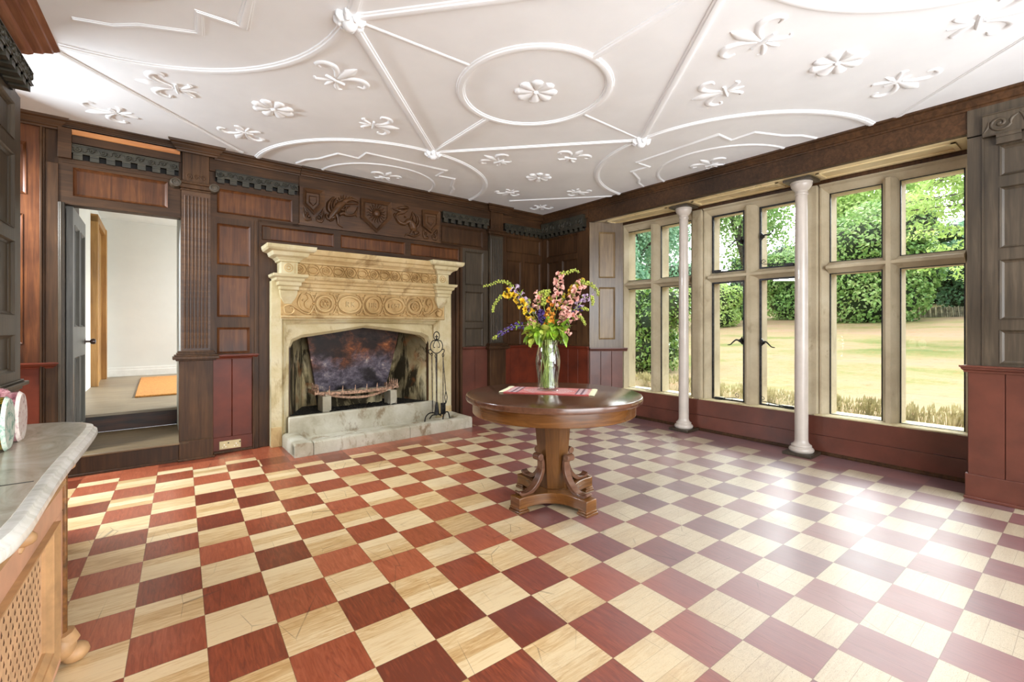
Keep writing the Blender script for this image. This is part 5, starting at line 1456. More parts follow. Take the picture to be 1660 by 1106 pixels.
m_ = MB(); m_.blob((XF+.0, -.05, .08), (.04, .045, .05), 12, 8); m_.blob((XF+.03, -.03, .035), (.045, .045, .035), 12, 8); m_.tube([(XF, -.05, .13), (XF+.01, -.045, .09)], [.035, .04], 10)
m_.build('scroll_foot', M['gilt'], cb, wp=False)

# glazed ceramic pieces on the marble
def glaze(name, stops, sc):
    m = NT(name); v = m.coord('World'); n = m.noise(v, sc, 5, .7, 1.2)
    m.set(base=m.ramp(n, stops), rough=.14, coat=.6); return m.m
gl1 = glaze('dark_green_glaze', [(.3, (14, 22, 16)), (.46, (32, 44, 24)), (.54, (150, 118, 30)), (.62, (96, 120, 84)), (.72, (190, 196, 160))], 22)
gl2 = glaze('pink_glaze', [(.35, (90, 40, 50)), (.5, (190, 130, 138)), (.7, (232, 214, 206))], 18)
gl3 = glaze('pale_green_speckle', [(.4, (120, 170, 150)), (.52, (206, 222, 206)), (.7, (236, 234, 220))], 34)
gl4 = glaze('pale_pink_speckle', [(.34, (120, 60, 90)), (.42, (226, 204, 196)), (.7, (240, 232, 222))], 40)
def ceramic(y, end, body, label):
    z = .902; root = thing('ceramic_drum', (-.86, y, z), label, 'ceramic', 'glazed ceramic pieces on the marble top')
    m_ = MB()
    prof = [(.0, -.98), (.86, -.98), (.96, -.955), (.9, -.93), (.92, -.86), (.98, -.835), (.93, -.815), (1.0, -.80), (1.0, -.785), (.0, -.785)]
    n = 28; vs_ = []; fs_ = []
    for r, x in prof:
        for j in range(n):
            t = 2*pi*j/n; rr = r*(1+.05*cos(4*t)) if r < 1 else r
            vs_.append((x, y+.060*rr*cos(t), z+.086+.0855*rr*sin(t)))
    for i in range(len(prof)-1):
        for j in range(n): fs_.append((i*n+j, i*n+(j+1)%n, (i+1)*n+(j+1)%n, (i+1)*n+j))
    m_.add(vs_, fs_); m_.build('body', body, root, wp=False)
    m_ = MB(); k_ = 28
    m_.add([(-.785, y+.061*cos(2*pi*j/k_), z+.086+.087*sin(2*pi*j/k_)) for j in range(k_)]+[(-.776, y+.054*cos(2*pi*j/k_), z+.086+.079*sin(2*pi*j/k_)) for j in range(k_)],
           [tuple(range(k_)), tuple(k_+j for j in range(k_))]+[(j, (j+1)%k_, k_+(j+1)%k_, k_+j) for j in range(k_)])
    m_.build('end_disc', end, root, wp=False)
    m_ = MB(); m_.blob((-.875, y, z+.172), (.07, .04, .022), 12, 6); m_.build('shell_crest', gl2, root, wp=False)
ceramic(-.335, gl3, gl1, 'dark green and yellow glazed ceramic drum with pale green end, nearest the camera')
ceramic(-.19, gl4, gl2, 'pink glazed ceramic drum with speckled white end, behind the dark green one')

# ------------------------------------------------------------------ round table
TX, TY, TZ = 1.918, .083, .80
tb = thing('round_table', (TX, TY, 0), 'polished mahogany pedestal table with round top and scroll brackets', 'table')
m_ = MB(AT(TX, TY, 0)); m_.lathe([(.58, .757), (.646, .757), (.653, .760), (.655, .766), (.655, .790), (.652, .797), (.645, .80), (.0, .80)], 96, caps=False); m_.build('table_top', M['table_top'], tb, wp=False)
m_ = MB(AT(TX, TY, 0)); m_.lathe([(.0, .664), (.602, .664), (.607, .668), (.608, .674), (.608, .757)], 96, caps=False); m_.build('apron', M['table'], tb, wp=False)
cang = atan2(-.73, -.69)
m_ = MB(AT(TX-.01, TY-.01, 0, cang+pi/8)); m_.lathe([(.10, .11), (.102, .13), (.148, .66), (.149, .668)], 8); m_.build('column', M['table_col'], tb, wp=False, ang=20)
PA = cang-pi/4+.0
m_ = MB(AT(TX-.01, TY-.02, 0, PA))
def concave(R, w, k, z0, z1):
    pts = []
    for q in range(4):
        a = q*pi/2; c, s = cos(a), sin(a)
        pts += [(R*c+w*s, R*s-w*c), (R*c-w*s, R*s+w*c)]
        for j in range(1, 8):
            t = j/8; a2 = a+pi/2
            p0 = (R*c-w*s, R*s+w*c); p1 = (R*cos(a2)+w*sin(a2), R*sin(a2)-w*cos(a2))
            mx_, my_ = (p0[0]+p1[0])/2, (p0[1]+p1[1])/2; L = hypot(mx_, my_)
            bx, by = mx_/L*k, my_/L*k
            cx2, cy2 = 2*bx-(p0[0]+p1[0])/2, 2*by-(p0[1]+p1[1])/2
            pts.append(((1-t)**2*p0[0]+2*t*(1-t)*cx2+t*t*p1[0], (1-t)**2*p0[1]+2*t*(1-t)*cy2+t*t*p1[1]))
    return pts
BP = concave(.375, .052, .165, 0, 0)
m_.prism(BP, .032, .108, plane='xy'); m_.build('plinth_base', M['table'], tb, wp=False, bevel=.005)
for q in range(4):
    a = PA+q*pi/2
    m_ = MB(AT(TX-.01, TY-.02, 0, a)); m_.box(.29, .383, -.06, .06, 0, .018); m_.box(.30, .378, -.056, .056, .018, .034); m_.build('foot_pad', M['table'], tb, wp=False, bevel=.004)
    m_ = MB(AT(TX-.01, TY-.02, 0, a))
    cl = sp([(.150, .355), (.135, .335), (.128, .30), (.130, .25), (.150, .20), (.185, .155), (.235, .122), (.29, .112), (.33, .12), (.352, .14)], 4)
    th = [.012+.020*sin(pi*min(1, i/(len(cl)-1)*.9+.05)) for i in range(len(cl))]
    up_, dn_ = [], []
    for i, p in enumerate(cl):
        A_, B_ = cl[max(i-1, 0)], cl[min(i+1, len(cl)-1)]; tx, tz = B_[0]-A_[0], B_[1]-A_[1]; L = hypot(tx, tz)
        up_.append((p[0]-tz/L*th[i]*.5, p[1]+tx/L*th[i]*.5)); dn_.append((p[0]+tz/L*th[i]*.5, p[1]-tx/L*th[i]*.5))
    zmin = .108
    poly = up_+[(x, max(z, zmin)) for x, z in reversed(dn_)]
    m_.prism(poly, -.028, .028)
    m_.lathe([(.0, -.034), (.026, -.034), (.026, .034), (.0, .034)], 18, (.158, .352), axis='y', caps=False)
    m_.build('scroll_bracket', M['table_top'], tb, wp=False, ang=45, bevel=.003)

# runner
def rug():
    m = NT('woven_runner'); g = m.coord('Object'); s = m.sep(g); x, y = s[0], s[1]
    ax = m.math('ABSOLUTE', x); ay = m.math('ABSOLUTE', y)
    bands = m.math('SINE', m.math('MULTIPLY', ax, 150.0))
    dx_ = m.math('ABSOLUTE', m.math('SUBTRACT', m.math('FRACT', m.math('MULTIPLY', m.math('ADD', x, .42), 4.76)), .5))
    dia = m.math('ADD', m.math('MULTIPLY', dx_, 1.0), m.math('MULTIPLY', ay, 3.4))
    rings = m.math('SINE', m.math('MULTIPLY', dia, 60.0))
    white = m.math('GREATER_THAN', rings, -.1)
    col = m.mix(white, (186, 62, 62), (222, 204, 204))
    zig = m.math('GREATER_THAN', m.math('SINE', m.math('ADD', m.math('MULTIPLY', ay, 260.0), m.math('MULTIPLY', m.math('SINE', m.math('MULTIPLY', x, 120.0)), 1.6))), .1)
    col = m.mix(m.math('GREATER_THAN', dia, .52), col, m.mix(zig, (196, 74, 72), (220, 168, 166)))
    endb = m.math('MULTIPLY', m.math('GREATER_THAN', ax, .215), m.math('LESS_THAN', ax, .29))
    bc = m.mix(m.math('GREATER_THAN', bands, .3), (196, 176, 182), (74, 62, 84))
    col = m.mix(endb, col, bc)
    col = m.mix(m.math('GREATER_THAN', ay, .152), col, (150, 34, 36))
    n = m.noise(g, 90, 3, .6)
    col = m.mix(m.math('MULTIPLY', n, .35), col, (226, 150, 140))
    m.set(base=col, rough=.9); m.bump(n, .4, .004); return m.m
RGX, RGY, RGA = 1.945, .16, radians(-51.5)
rn = thing('table_runner', (RGX, RGY, TZ), 'small red patterned woven runner with cream fringes under the vase', 'runner')
rn.rotation_euler = (0, 0, RGA); 
def rugmesh():
    m_ = MB(); nx_, ny_ = 26, 10; vs_ = []; fs_ = []
    for j in range(ny_+1):
        for i in range(nx_+1):
            x, y = -.32+.64*i/nx_, -.17+.34*j/ny_
            z = .0065+.003*noise.noise(Vector((x*9, y*9, 1)))*(.2+abs(x)*2)
            vs_.append((x, y, z))
    n1 = len(vs_)
    vs_ += [(x, y, .0006) for x, y, z in vs_]
    for j in range(ny_):
        for i in range(nx_):
            a = j*(nx_+1)+i; f = (a, a+1, a+nx_+2, a+nx_+1); fs_ += [f, tuple(n1+q for q in reversed(f))]
    ed = [i for i in range(nx_+1)]+[j*(nx_+1)+nx_ for j in range(1, ny_+1)]+[ny_*(nx_+1)+i for i in range(nx_-1, -1, -1)]+[j*(nx_+1) for j in range(ny_-1, 0, -1)]
    for q in range(len(ed)):
        a, c = ed[q], ed[(q+1) % len(ed)]; fs_.append((a, n1+a, n1+c, c))
    m_.add(vs_, fs_); return m_
WORLD_LOC[rn.name] = (0, 0, 0)
rugmesh().build('woven_field', rug(), rn, wp=False)
fringe = plain('cream_fringe', (226, 222, 186), .9, var=.06, scale=60)
for g in (-1, 1):
    m_ = MB(); random.seed(5+g)
    for i in range(44):
        y = -.165+.33*i/43; o_ = random.uniform(-.006, .006)
        m_.tube([(g*.318, y, .005), (g*.338, y+o_*.5, .0065), (g*random.uniform(.352, .362), y+o_, .0035)], .0028, 4)
    m_.build('fringe', fringe, rn, wp=False)

# ------------------------------------------------------------------ vase and flowers
VX, VY, VZ = 1.946, .172, TZ+.0105
va = thing('glass_vase', (VX, VY, VZ), 'clear waisted glass vase full of stems standing on the red runner', 'vase')
prof = [(.0, .006), (.078, .006), (.082, .0), (.084, .004), (.080, .03), (.077, .07), (.083, .12), (.093, .18), (.096, .22), (.091, .27), (.080, .32), (.073, .345), (.075, .365), (.086, .387), (.083, .388), (.072, .366), (.070, .345), (.077, .32), (.088, .27), (.093, .22), (.090, .18), (.080, .12), (.073, .07), (.072, .02), (.0, .016)]
m_ = MB(AT(VX, VY, VZ)); m_.lathe(prof, 48, caps=False); m_.build('vase_body', M['vase'], va, wp=False, ang=60)
def water():
    m = NT('water'); m.n.remove(m.b)
    tr = m.new('ShaderNodeBsdfTransparent'); tr.inputs[0].default_value = (.975, .985, .965, 1)
    gl = m.new('ShaderNodeBsdfGlossy'); gl.inputs['Roughness'].default_value = .02
    mx = m.new('ShaderNodeMixShader'); mx.inputs[0].default_value = .03
    m.link(tr.outputs[0], mx.inputs[1]); m.link(gl.outputs[0], mx.inputs[2]); m.link(mx.outputs[0], m.n['Material Output'].inputs[0]); return m.m
m_ = MB(AT(VX, VY, VZ)); m_.lathe([(.0, .018), (.070, .020), (.071, .07), (.078, .12), (.088, .18), (.0905, .215), (.0, .215)], 40, caps=False); m_.build('water', water(), va, wp=False)

stemg = plain('stem_green', (158, 176, 92), .5, var=.2, scale=20)
leafg = plain('leaf_green', (124, 158, 44), .45, var=.3, scale=14, coat=.1)
leafl = plain('lime_leaf', (184, 196, 84), .45, var=.22, scale=14)
budg = plain('bud_green', (162, 172, 70), .5, var=.22, scale=40)
PC = {'pink': plain('pink_petal', (240, 176, 162), .5, var=.1, scale=30), 'yellow': plain('yellow_petal', (238, 188, 40), .5, var=.12, scale=30),
      'orange': plain('apricot_petal', (236, 150, 50), .5, var=.14, scale=30), 'lilac': plain('lilac_petal', (186, 160, 186), .5, var=.12, scale=30),
      'purple': plain('violet_petal', (88, 66, 130), .55, var=.25, scale=40), 'lime': budg}
RX, RY = .8017, -.5977; FWX, FWY = .5977, .8017
def FP(a, dpt, h): return (VX+a*RX+dpt*FWX, VY+a*RY+dpt*FWY, TZ+h)
def px2(x, y, dpt=0.0):        # bouquet sheet coordinates -> place in the bouquet
    return FP(((780+x/5.265)-886.5)/208.0*(1+dpt*.28), dpt, (636-(430+y/5.265))/208.0*(1+dpt*.28))
def bell(mb, p, dirv, L, r):
    d = Vector(dirv).normalized(); u = d.orthogonal().normalized(); w = d.cross(u)
    n = 10; P = Vector(p); vs_ = []; fs_ = []
    for k, (t, q) in enumerate(((0, .22), (.35, .42), (.7, .62), (.9, 1.05), (1.0, 1.3))):
        for j in range(n):
            a = 2*pi*j/n; rr = r*q*(1+(.22*cos(5*a/1.0) if k >= 3 else 0))
            vs_.append(tuple(P+d*(L*t-(L*.10*cos(5*a) if k == 4 else 0))+(u*cos(a)+w*sin(a))*rr))
    for k in range(4):
        for j in range(n): fs_.append((k*n+j, k*n+(j+1)%n, (k+1)*n+(j+1)%n, (k+1)*n+j))
    fs_.append(tuple(range(n)))
    mb.add(vs_, fs_)
def leafblade(mb, p, q, w, sag=.0, fold=.25):
    P, Q = Vector(p), Vector(q); d = Q-P; side = d.cross(Vector((0, 0, 1)))
    if side.length < 1e-5: side = Vector((1, 0, 0))
    side.normalize(); upv = side.cross(d).normalized(); n = 7; vs_ = []; fs_ = []
    for i in range(n+1):
        t = i/n; c = P+d*t+Vector((0, 0, -sag*4*t*t*1.0+sag*2*t)); ww_ = w*sin(pi*min(1, t*.92+.06))**.8
        vs_ += [tuple(c-side*ww_*.5+upv*ww_*fold), tuple(c), tuple(c+side*ww_*.5+upv*ww_*fold)]
    for i in range(n):
        for k in (0, 1): fs_.append((3*i+k, 3*i+k+1, 3*i+4+k, 3*i+3+k))
    mb.add(vs_, fs_)
def flower_stalk(pts, dpt, colr, f0, f1, nb, bud0, label, size=.020, seed=0, lvs=0, budr=.0065):
    """pts: path from the leaf mass outwards; blossoms between fractions f0..f1, buds from bud0 to the tip"""
    rnd_ = random.Random(seed+3)
    P = [px2(x, y, dpt*min(1, .3+i/len(pts))) for i, (x, y) in enumerate(pts)]
    foot = FP(rnd_.uniform(-.045, .045), rnd_.uniform(-.04, .04), .03)
    neck = FP(rnd_.uniform(-.03, .03), rnd_.uniform(-.03, .03), .36)
    path = sp([foot, neck]+P, 6)
    root = thing('flower_stalk', foot, label, 'flower', 'cut flowers in the vase')
    m_ = MB(); m_.tube(path, [.0036-.0024*i/(len(path)-1) for i in range(len(path))], 6); m_.build('stem', stemg, root, wp=False)
    up = path[12:]
    def at(t):
        f = t*(len(up)-1); i = min(int(f), len(up)-2); a, c = Vector(up[i]), Vector(up[i+1]); return a+(c-a)*(f-i), (c-a).normalized()
    if nb:
        m_ = MB()
        for k in range(nb):
            t = f0+(f1-f0)*k/max(1, nb-1); p, tg = at(t)
            a = k*2.4+rnd_.uniform(-.4, .4); u = tg.orthogonal().normalized(); w = tg.cross(u)
            d = (u*cos(a)+w*sin(a))*1.0+tg*.35+Vector((0, 0, -.15)); s_ = size*1.12*rnd_.uniform(.85, 1.25)*(1.1-.35*t)
            bell(m_, p, d, s_*1.5, s_*.62)
        m_.build('blossoms', PC[colr], root, wp=False, recalc=False, ang=70)
    if bud0 < 1:
        m_ = MB(); k = 0; t = bud0
        while t < 1.0:
            p, tg = at(t); a = k*2.4; u = tg.orthogonal().normalized(); w = tg.cross(u); o_ = (u*cos(a)+w*sin(a))
            r = budr*1.08*(1.25-.6*(t-bud0)/(1.001-bud0)); q = p+o_*r*1.3
            m_.blob(tuple(q), (r, r, r*1.1), 7, 5); k += 1; t += .015
        m_.build('buds', budg, root, wp=False)
    if lvs:
        m_ = MB(); lvs = lvs*4+3
        for k in range(lvs):
            p, tg = at(rnd_.uniform(.0, .6)); a = rnd_.uniform(0, 6.28); u = tg.orthogonal().normalized(); w = tg.cross(u)
            q = p+(u*cos(a)+w*sin(a))*rnd_.uniform(.03, .06)+tg*.02
            leafblade(m_, tuple(p), tuple(q), .011, .004)
        m_.build('leaves', leafg, root, wp=False, recalc=False)
    return root
FS = flower_stalk
FS([(540, 620), (440, 440), (370, 320), (300, 235), (235, 170), (150, 150), (75, 178), (8, 192)], .0, 'lilac', .30, .50, 7, .52, 'long stalk arching to the far left with green buds and lilac bells', .020, 1, 2)
FS([(530, 620), (420, 450), (340, 350), (260, 270), (195, 245), (130, 300), (92, 360), (88, 405)], -.05, 'yellow', .12, .56, 17, .56, 'yellow snapdragon stalk leaning left, its budded tip drooping', .022, 2, 2)
FS([(520, 650), (410, 545), (330, 520), (270, 520), (200, 560), (140, 590), (85, 635)], -.06, 'purple', .28, .85, 22, .9, 'violet delphinium stalk reaching low to the left', .013, 3, 1)
FS([(550, 600), (500, 430), (470, 340), (480, 280), (520, 245), (560, 238)], .03, 'pink', .30, .68, 8, .6, 'short pink stalk left of centre with a curled green tip', .022, 4, 2, .008)
FS([(570, 600), (600, 440), (625, 330), (648, 230), (652, 150), (668, 90), (730, 76), (790, 52), (825, 80)], .0, 'pink', .22, .62, 16, .64, 'tallest pink stalk with a green budded tip curling right', .022, 5, 2, .007)
FS([(585, 600), (660, 450), (720, 350), (770, 290), (810, 220), (850, 170), (905, 165), (950, 195), (985, 240), (985, 275)], .0, 'pink', .15, .55, 16, .55, 'pink snapdragon stalk bending right with drooping green buds', .023, 6, 2, .0075)
FS([(590, 600), (690, 430), (740, 330), (760, 250), (800, 195), (845, 160), (880, 190)], .05, 'yellow', .45, .85, 9, .62, 'yellow and lime stalk behind the right pink snapdragon', .021, 7, 1, .009)
FS([(600, 620), (700, 480), (770, 400), (830, 340), (880, 290), (920, 270), (940, 310), (935, 350)], -.03, 'lilac', .35, .72, 12, .74, 'lilac stalk on the right side of the bouquet', .018, 8, 1)
FS([(600, 640), (680, 520), (740, 450), (800, 430), (845, 460), (875, 515)], -.07, 'pink', .25, .65, 10, .66, 'low pink stalk on the right with a hanging tip', .020, 9, 1)
FS([(600, 620), (700, 470), (780, 395), (850, 375), (905, 392)], -.02, 'purple', .40, .70, 8, .72, 'small violet stalk pointing right with budded tip', .014, 10, 1)
FS([(570, 640), (540, 540), (510, 470), (495, 420), (500, 385)], -.10, 'purple', .40, 1.0, 26, 1.1, 'dense violet delphinium head at the front centre', .017, 11, 0)
FS([(575, 640), (560, 560), (555, 490), (560, 440), (575, 380)], -.10, 'orange', .35, .95, 9, 1.1, 'apricot snapdragon in the low middle of the bouquet', .024, 12, 1)
FS([(580, 620), (600, 500), (600, 420), (585, 350), (590, 300), (560, 270)], .04, 'orange', .35, .8, 10, .75, 'apricot stalk just right of centre', .020, 13, 1)
FS([(590, 640), (640, 550), (680, 480), (705, 420), (720, 380)], -.09, 'pink', .35, .98, 12, 1.1, 'pale pink blossom cluster right of centre', .024, 14, 1)
FS([(590, 650), (650, 600), (710, 560), (745, 580)], -.06, 'pink', .6, 1.0, 6, 1.1, 'little pink blossoms above the right leaves', .014, 15, 1)
FS([(560, 640), (500, 560), (450, 500), (420, 480), (395, 520)], -.08, 'pink', .35, .9, 7, .85, 'small pink blossoms over the left leaves', .018, 16, 1)
FS([(555, 630), (480, 470), (430, 400), (400, 340), (410, 310)], .06, 'lilac', .4, .8, 6, .7, 'short lilac stalk behind the yellow one', .017, 17, 2)
FS([(585, 620), (620, 470), (650, 380), (690, 330), (700, 260)], .07, 'yellow', .5, .95, 6, .8, 'slim yellow spike between the two tall pink stalks', .016, 18, 1)
FS([(570, 620), (560, 480), (530, 380), (520, 320), (545, 250), (580, 235)], .02, 'lime', .5, .8, 6, .5, 'lime green budded stalk in the middle', .016, 19, 2, .0095)
# broad leaves
rl = random.Random(21)
for k in range(74):
    a = rl.uniform(-.185, .175); dp = rl.uniform(-.15, .13); hgt = rl.uniform(.375, .56)-abs(a)*.12
    p = FP(a*.5+rl.uniform(-.03, .03), dp*.5, rl.uniform(.40, .52))
    q = FP(a, dp, hgt)
    m_ = MB(); leafblade(m_, p, q, rl.uniform(.05, .08), rl.uniform(-.02, .02), rl.uniform(.1, .4))
    P_, Q_ = Vector(p), Vector(q); m2 = P_+(Q_-P_)*.5+Vector((0, 0, .02)); leafblade(m_, tuple(m2), tuple(Q_+Vector((rl.uniform(-.03, .03), rl.uniform(-.03, .03), -.008))), rl.uniform(.04, .06), rl.uniform(-.015, .02), .35)
    o = m_.build('bouquet_leaf', leafg if k % 3 else leafl, wp=False, recalc=False)
    tag(o, ('broad mid-green' if k % 3 else 'broad lime-green')+' leaf curling '+('out to the left' if a < -.05 else 'out to the right' if a > .05 else 'over the rim')+(' at the front' if dp < 0 else ' at the back')+' of the glass vase neck', 'leaf', 'broad leaves round the neck of the vase')
m_ = MB(); rl = random.Random(8)
for k in range(17):
    a, c = rl.uniform(0, 6.28), rl.uniform(0, 6.28)
    m_.tube([(VX+.062*cos(a), VY+.062*sin(a), VZ+.024), (VX+.055*cos(c), VY+.055*sin(c), VZ+.30), (VX+.06*cos(c), VY+.06*sin(c), VZ+.39)], .0032, 5)
o = m_.build('leafy_stems', stemg, wp=False); tag(o, 'bundle of bare green stems inside the glass vase', 'stems', kind='stuff')
# ------------------------------------------------------------------ garden
def lawn_z(x, y): return -.12+.088*(max(x, 5.2)-5.2)+.05*noise.noise(Vector((x*.25, y*.25, 3)))*min(1, (max(x, 5.2)-5.2)/4)
def lawn_mat():
    m = NT('dry_lawn'); v = m.coord('World')
    a = m.noise(m.mapping(v, (.5, .28, .5)), .9, 4, .6, .6); f = m.noise(v, 9, 5, .75)
    col = m.ramp(m.math('ADD', m.math('MULTIPLY', a, .8), m.math('MULTIPLY', f, .22)), [(.32, (98, 110, 60)), (.42, (124, 124, 76)), (.50, (148, 132, 98)), (.62, (158, 132, 108))])
    lv = m.noise(v, 5, 4, .8)
    col = m.mix(m.ramp(lv, [(.58, (0, 0, 0)), (.66, (.75, .75, .75))]), col, (164, 112, 76))
    m.set(base=col, rough=.95, spec=.1); m.bump(f, .6, .03); return m.m
m_ = MB(); vs_ = []; nx_, ny_ = 60, 60
for j in range(ny_+1):
    for i in range(nx_+1):
        x = 5.2+55*(i/nx_)**1.6; y = -45+110*j/ny_; vs_.append((x, y, lawn_z(x, y)))
m_.add(vs_, [(j*(nx_+1)+i, j*(nx_+1)+i+1, (j+1)*(nx_+1)+i+1, (j+1)*(nx_+1)+i) for j in range(ny_) for i in range(nx_)])
structure(m_.build('lawn', lawn_mat(), wp=False))

def leaf_mat(name, a, b, c, tr=.25, rough=.5):
    m = NT(name); v = m.coord('World'); n = m.noise(v, 7, 2, .5); big = m.noise(v, .7, 2, .5)
    col = m.ramp(m.math('ADD', m.math('MULTIPLY', n, .6), m.math('MULTIPLY', big, .4)), [(.35, a), (.5, b), (.64, c)])
    m.set(base=col, rough=rough, spec=.4)
    t = m.new('ShaderNodeBsdfTranslucent'); m.link(col, t.inputs[0])
    mx = m.new('ShaderNodeMixShader'); mx.inputs[0].default_value = tr
    m.link(m.b.outputs[0], mx.inputs[1]); m.link(t.outputs[0], mx.inputs[2]); m.link(mx.outputs[0], m.n['Material Output'].inputs[0])
    return m.m
LM = {'laurel': leaf_mat('laurel_leaf', (92, 136, 64), (140, 178, 98), (196, 214, 148)), 'camellia': leaf_mat('glossy_shrub_leaf', (66, 104, 40), (112, 150, 64), (190, 206, 140), .15, .3),
      'blue': leaf_mat('blue_green_leaf', (96, 146, 112), (140, 184, 148), (190, 216, 184)), 'light': leaf_mat('light_green_leaf', (140, 178, 90), (180, 208, 116), (212, 228, 152), .4),
      'dark': leaf_mat('dark_green_leaf', (58, 96, 66), (88, 130, 92), (126, 162, 118)), 'dry': leaf_mat('grey_lavender', (160, 154, 112), (194, 186, 142), (218, 208, 172), .2)}
bark = plain('bark', (82, 72, 62), .9, var=.2, scale=8, bump=.4)
core = plain('shaded_core', (40, 58, 30), .95, var=.2, scale=2)
import numpy as np
def leaves_mesh(name, mat, cents, radii, n, size, parent, seed, shell=.82, flat=1.0, droop=.3):
    """n small leaves on lumpy ellipsoids"""
    rg = np.random.RandomState(seed); k = len(cents); cents = np.array(cents, float); radii = np.array(radii, float)
    w = (radii[:, 0]*radii[:, 2]); idx = rg.choice(k, n, p=w/w.sum())
    d = rg.normal(size=(n, 3)); d /= np.linalg.norm(d, axis=1)[:, None]
    rr = shell+(1.06-shell)*rg.rand(n)**.6
    P = cents[idx]+d*radii[idx]*rr[:, None]
    nrm = d*.8+rg.normal(size=(n, 3))*.6; nrm[:, 2] += .25; nrm /= np.linalg.norm(nrm, axis=1)[:, None]
    t = np.cross(nrm, rg.normal(size=(n, 3))); t[:, 2] -= droop*.5; t -= nrm*(t*nrm).sum(1)[:, None]; t /= np.linalg.norm(t, axis=1)[:, None]
    s = np.cross(nrm, t); L = size*(.6+.8*rg.rand(n))[:, None]; W = L*.30*flat
    q = np.stack([P-t*L*.5, P+s*W-t*L*.05, P+t*L*.5, P-s*W-t*L*.05], 1).reshape(-1, 3)
    base = np.array(WORLD_LOC[parent.name]) if parent else P.mean(0)
    me = bpy.data.meshes.new(name); me.vertices.add(4*n); me.vertices.foreach_set('co', (q-base).astype('f').ravel())
    me.loops.add(4*n); me.loops.foreach_set('vertex_index', np.arange(4*n, dtype='i')); me.polygons.add(n)
    me.polygons.foreach_set('loop_start', np.arange(0, 4*n, 4, dtype='i')); me.update(); me.validate()
    me.materials.append(mat); o = bpy.data.objects.new(name, me); COL.objects.link(o)
    if parent: o.parent = parent
    else: o.location = tuple(base)
    return o
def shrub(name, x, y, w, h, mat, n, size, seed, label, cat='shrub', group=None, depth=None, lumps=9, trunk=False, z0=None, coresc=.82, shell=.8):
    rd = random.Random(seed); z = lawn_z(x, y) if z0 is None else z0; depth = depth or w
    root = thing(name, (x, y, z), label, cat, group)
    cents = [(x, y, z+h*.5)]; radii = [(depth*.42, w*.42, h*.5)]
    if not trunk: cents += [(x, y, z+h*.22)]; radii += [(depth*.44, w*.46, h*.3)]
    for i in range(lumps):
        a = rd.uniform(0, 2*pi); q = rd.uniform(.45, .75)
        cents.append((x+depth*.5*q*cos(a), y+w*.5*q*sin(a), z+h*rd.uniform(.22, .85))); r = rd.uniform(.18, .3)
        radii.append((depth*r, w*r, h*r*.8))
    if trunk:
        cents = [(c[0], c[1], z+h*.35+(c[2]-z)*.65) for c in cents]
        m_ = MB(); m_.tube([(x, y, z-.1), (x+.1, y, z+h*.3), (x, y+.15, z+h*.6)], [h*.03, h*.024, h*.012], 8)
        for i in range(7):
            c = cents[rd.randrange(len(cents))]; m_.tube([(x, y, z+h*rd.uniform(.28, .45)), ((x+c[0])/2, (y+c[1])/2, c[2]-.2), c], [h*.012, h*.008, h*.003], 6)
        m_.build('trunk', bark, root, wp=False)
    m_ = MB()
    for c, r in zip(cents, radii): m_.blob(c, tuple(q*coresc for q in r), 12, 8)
    if not trunk: m_.build('branches', core, root, wp=False)  # solid dark cores paint the shade inside the leaves
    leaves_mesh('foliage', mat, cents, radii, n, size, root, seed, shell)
    return root
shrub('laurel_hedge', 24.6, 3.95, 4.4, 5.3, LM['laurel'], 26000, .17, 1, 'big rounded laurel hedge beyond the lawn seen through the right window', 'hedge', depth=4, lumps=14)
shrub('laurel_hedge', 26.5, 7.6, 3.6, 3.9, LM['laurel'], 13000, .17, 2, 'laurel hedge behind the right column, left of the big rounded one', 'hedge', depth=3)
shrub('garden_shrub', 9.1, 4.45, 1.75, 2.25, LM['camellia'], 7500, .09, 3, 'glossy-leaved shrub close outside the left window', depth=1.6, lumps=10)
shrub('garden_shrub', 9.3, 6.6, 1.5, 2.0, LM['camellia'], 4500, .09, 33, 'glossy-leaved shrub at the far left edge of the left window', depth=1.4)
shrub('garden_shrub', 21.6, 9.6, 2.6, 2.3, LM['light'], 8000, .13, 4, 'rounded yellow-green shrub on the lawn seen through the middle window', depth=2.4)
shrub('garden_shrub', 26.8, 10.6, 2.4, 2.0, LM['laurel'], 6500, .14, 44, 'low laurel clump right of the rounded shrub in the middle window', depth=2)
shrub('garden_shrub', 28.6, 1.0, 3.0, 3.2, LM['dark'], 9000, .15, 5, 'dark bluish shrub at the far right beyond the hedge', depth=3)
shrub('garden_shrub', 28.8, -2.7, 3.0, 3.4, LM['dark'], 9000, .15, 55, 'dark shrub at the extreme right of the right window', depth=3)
for i, y in enumerate((-14, -4.5, 5, 14.5, 24, 33.5, 43)):
    shrub('garden_thicket', 40+.5*(i % 2), y, 8.5, 5.2, LM['dark' if i % 2 else 'blue'], 6000, .3, 90+i, ['thicket far off beyond the right window', 'dark thicket behind the low fence', 'thicket behind the big laurel hedge', 'thicket far behind the middle window', 'thicket behind the blue-green trees', 'thicket glimpsed between far left trunks', 'thicket at the far left end of the garden'][i], 'thicket', 'thickets closing off the garden', depth=5, lumps=10)
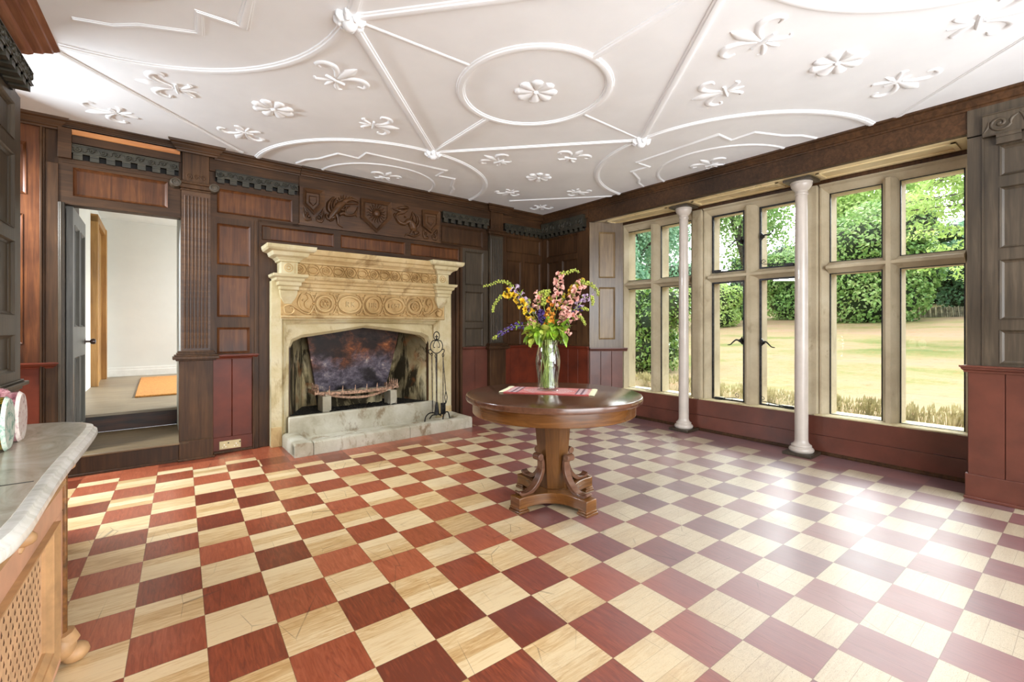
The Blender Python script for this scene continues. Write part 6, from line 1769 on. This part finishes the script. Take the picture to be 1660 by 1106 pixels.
TR = [('blue', 22.5, 15.2, 6.0, 9.5, 'blue-green tree filling the upper middle window'), ('light', 21, 24, 7, 9, 'light green tree behind the shrub in the left window'),
      ('blue', 31, 20.5, 7.5, 12, 'tall blue-green tree between the left and middle windows'), ('laurel', 31, 12.6, 6.5, 11, 'leafy green tree behind the middle window'),
      ('light', 33, 5.8, 6, 9.5, 'bright green tree rising over the big laurel hedge'), ('blue', 15, 11.2, 3.6, 5.0, 'small blue-green tree low in the left window'),
      ('light', 13.0, 17.6, 5.0, 8.0, 'pale tree at the left edge of the garden'), ('dark', 34, -1, 6, 7, 'dark tree beyond the right shrubs'), ('laurel', 34, -8.5, 7, 8, 'green tree far off at the right')]
for i, (mt, x, y, w, h, lab) in enumerate(TR):
    shrub('garden_tree', x, y, w, h, LM[mt], 15000, .23, 60+i, lab, 'tree', 'trees beyond the lawn', lumps=16, trunk=True, shell=.25)
# feathery tree with long bare branches at the right
root = thing('feathery_tree', (19.5, -1.6, 1.1), 'airy tree with long dark branches across the top of the right window', 'tree')
m_ = MB(); rd = random.Random(7); tips = []
base = (19.5, -2.6, lawn_z(19.5, -2.6)-.1)
m_.tube([base, (19.5, -2.5, 3.0), (19.3, -2.2, 6.0)], [.2, .16, .1], 8)
for k in range(15):
    z0 = rd.uniform(3.2, 6.4); a = rd.uniform(-.2, .5); L = rd.uniform(2.2, 4.2)
    p0 = (19.4, -2.4, z0); p1 = (19.2-a, -2.4+L*.5, z0+rd.uniform(.1, .6)); p2 = (19.0-a*2, -2.4+L, z0+rd.uniform(-.3, .7))
    pp = sp([p0, p1, p2], 6); m_.tube(pp, [.06, .012], 6)
    for q in pp[3:]:
        for e in range(2):
            r_ = (q[0]+rd.uniform(-.5, .5), q[1]+rd.uniform(-.3, .5), q[2]+rd.uniform(-.35, .25)); m_.tube([q, r_], [.014, .005], 4); tips.append(r_)
m_.build('branches', bark, root, wp=False)
leaves_mesh('foliage', LM['light'], tips, [(.34, .4, .16)]*len(tips), 14000, .13, root, 12, .1, .7)
# low clipped dry edging by the house
for i, y in enumerate([-2.2+.42*k for k in range(14)]):
    x = 7.0+.05*(i % 3)+.12*max(0, y-1)
    z = lawn_z(x, y)
    root = None
    rg = random.Random(i); m_ = MB()
    for k in range(120):
        a = rg.uniform(0, 6.28); r = rg.uniform(0, .20); bx, by = x+r*.8*cos(a), y+r*1.15*sin(a); hh = rg.uniform(.16, .32)
        tx, ty = bx+rg.uniform(-.07, .07), by+rg.uniform(-.07, .07); w_ = .006
        m_.add([(bx-w_, by-w_, z-.02), (bx+w_, by+w_, z-.02), (tx+w_*.6, ty+w_*.6, z+hh), (tx-w_*.6, ty-w_*.6, z+hh)], [(0, 1, 2, 3)])
        m_.add([(tx-.01, ty+.012, z+hh*.8), (tx+.012, ty-.01, z+hh*.85), (tx+.004, ty, z+hh*1.06)], [(0, 1, 2)])
    o = m_.build('lavender_clump', LM['dry'], wp=False, recalc=False, smooth=False)
    tag(o, ['nearest', 'second', 'third', 'fourth', 'fifth', 'sixth', 'seventh', 'eighth', 'ninth', 'tenth', 'eleventh', 'twelfth', 'thirteenth', 'farthest'][i]+' dry grey-green clump of the low edging row, counted from the right', 'plant', 'dry edging plants below the windows')
m_ = MB()
for k in range(110):
    y = -4+.062*k; m_.tube([(26.6, y, lawn_z(26.6, y)-.1), (26.6+.05*(k % 3), y+.03, lawn_z(26.6, y)+.42+.05*(k*7 % 5)/5)], .03, 4)
o = m_.build('low_fence', plain('grey_wattle', (150, 142, 118), .9, var=.2, scale=6), wp=False); tag(o, 'low grey wattle fence in front of the dark shrubs at the far right', 'fence')
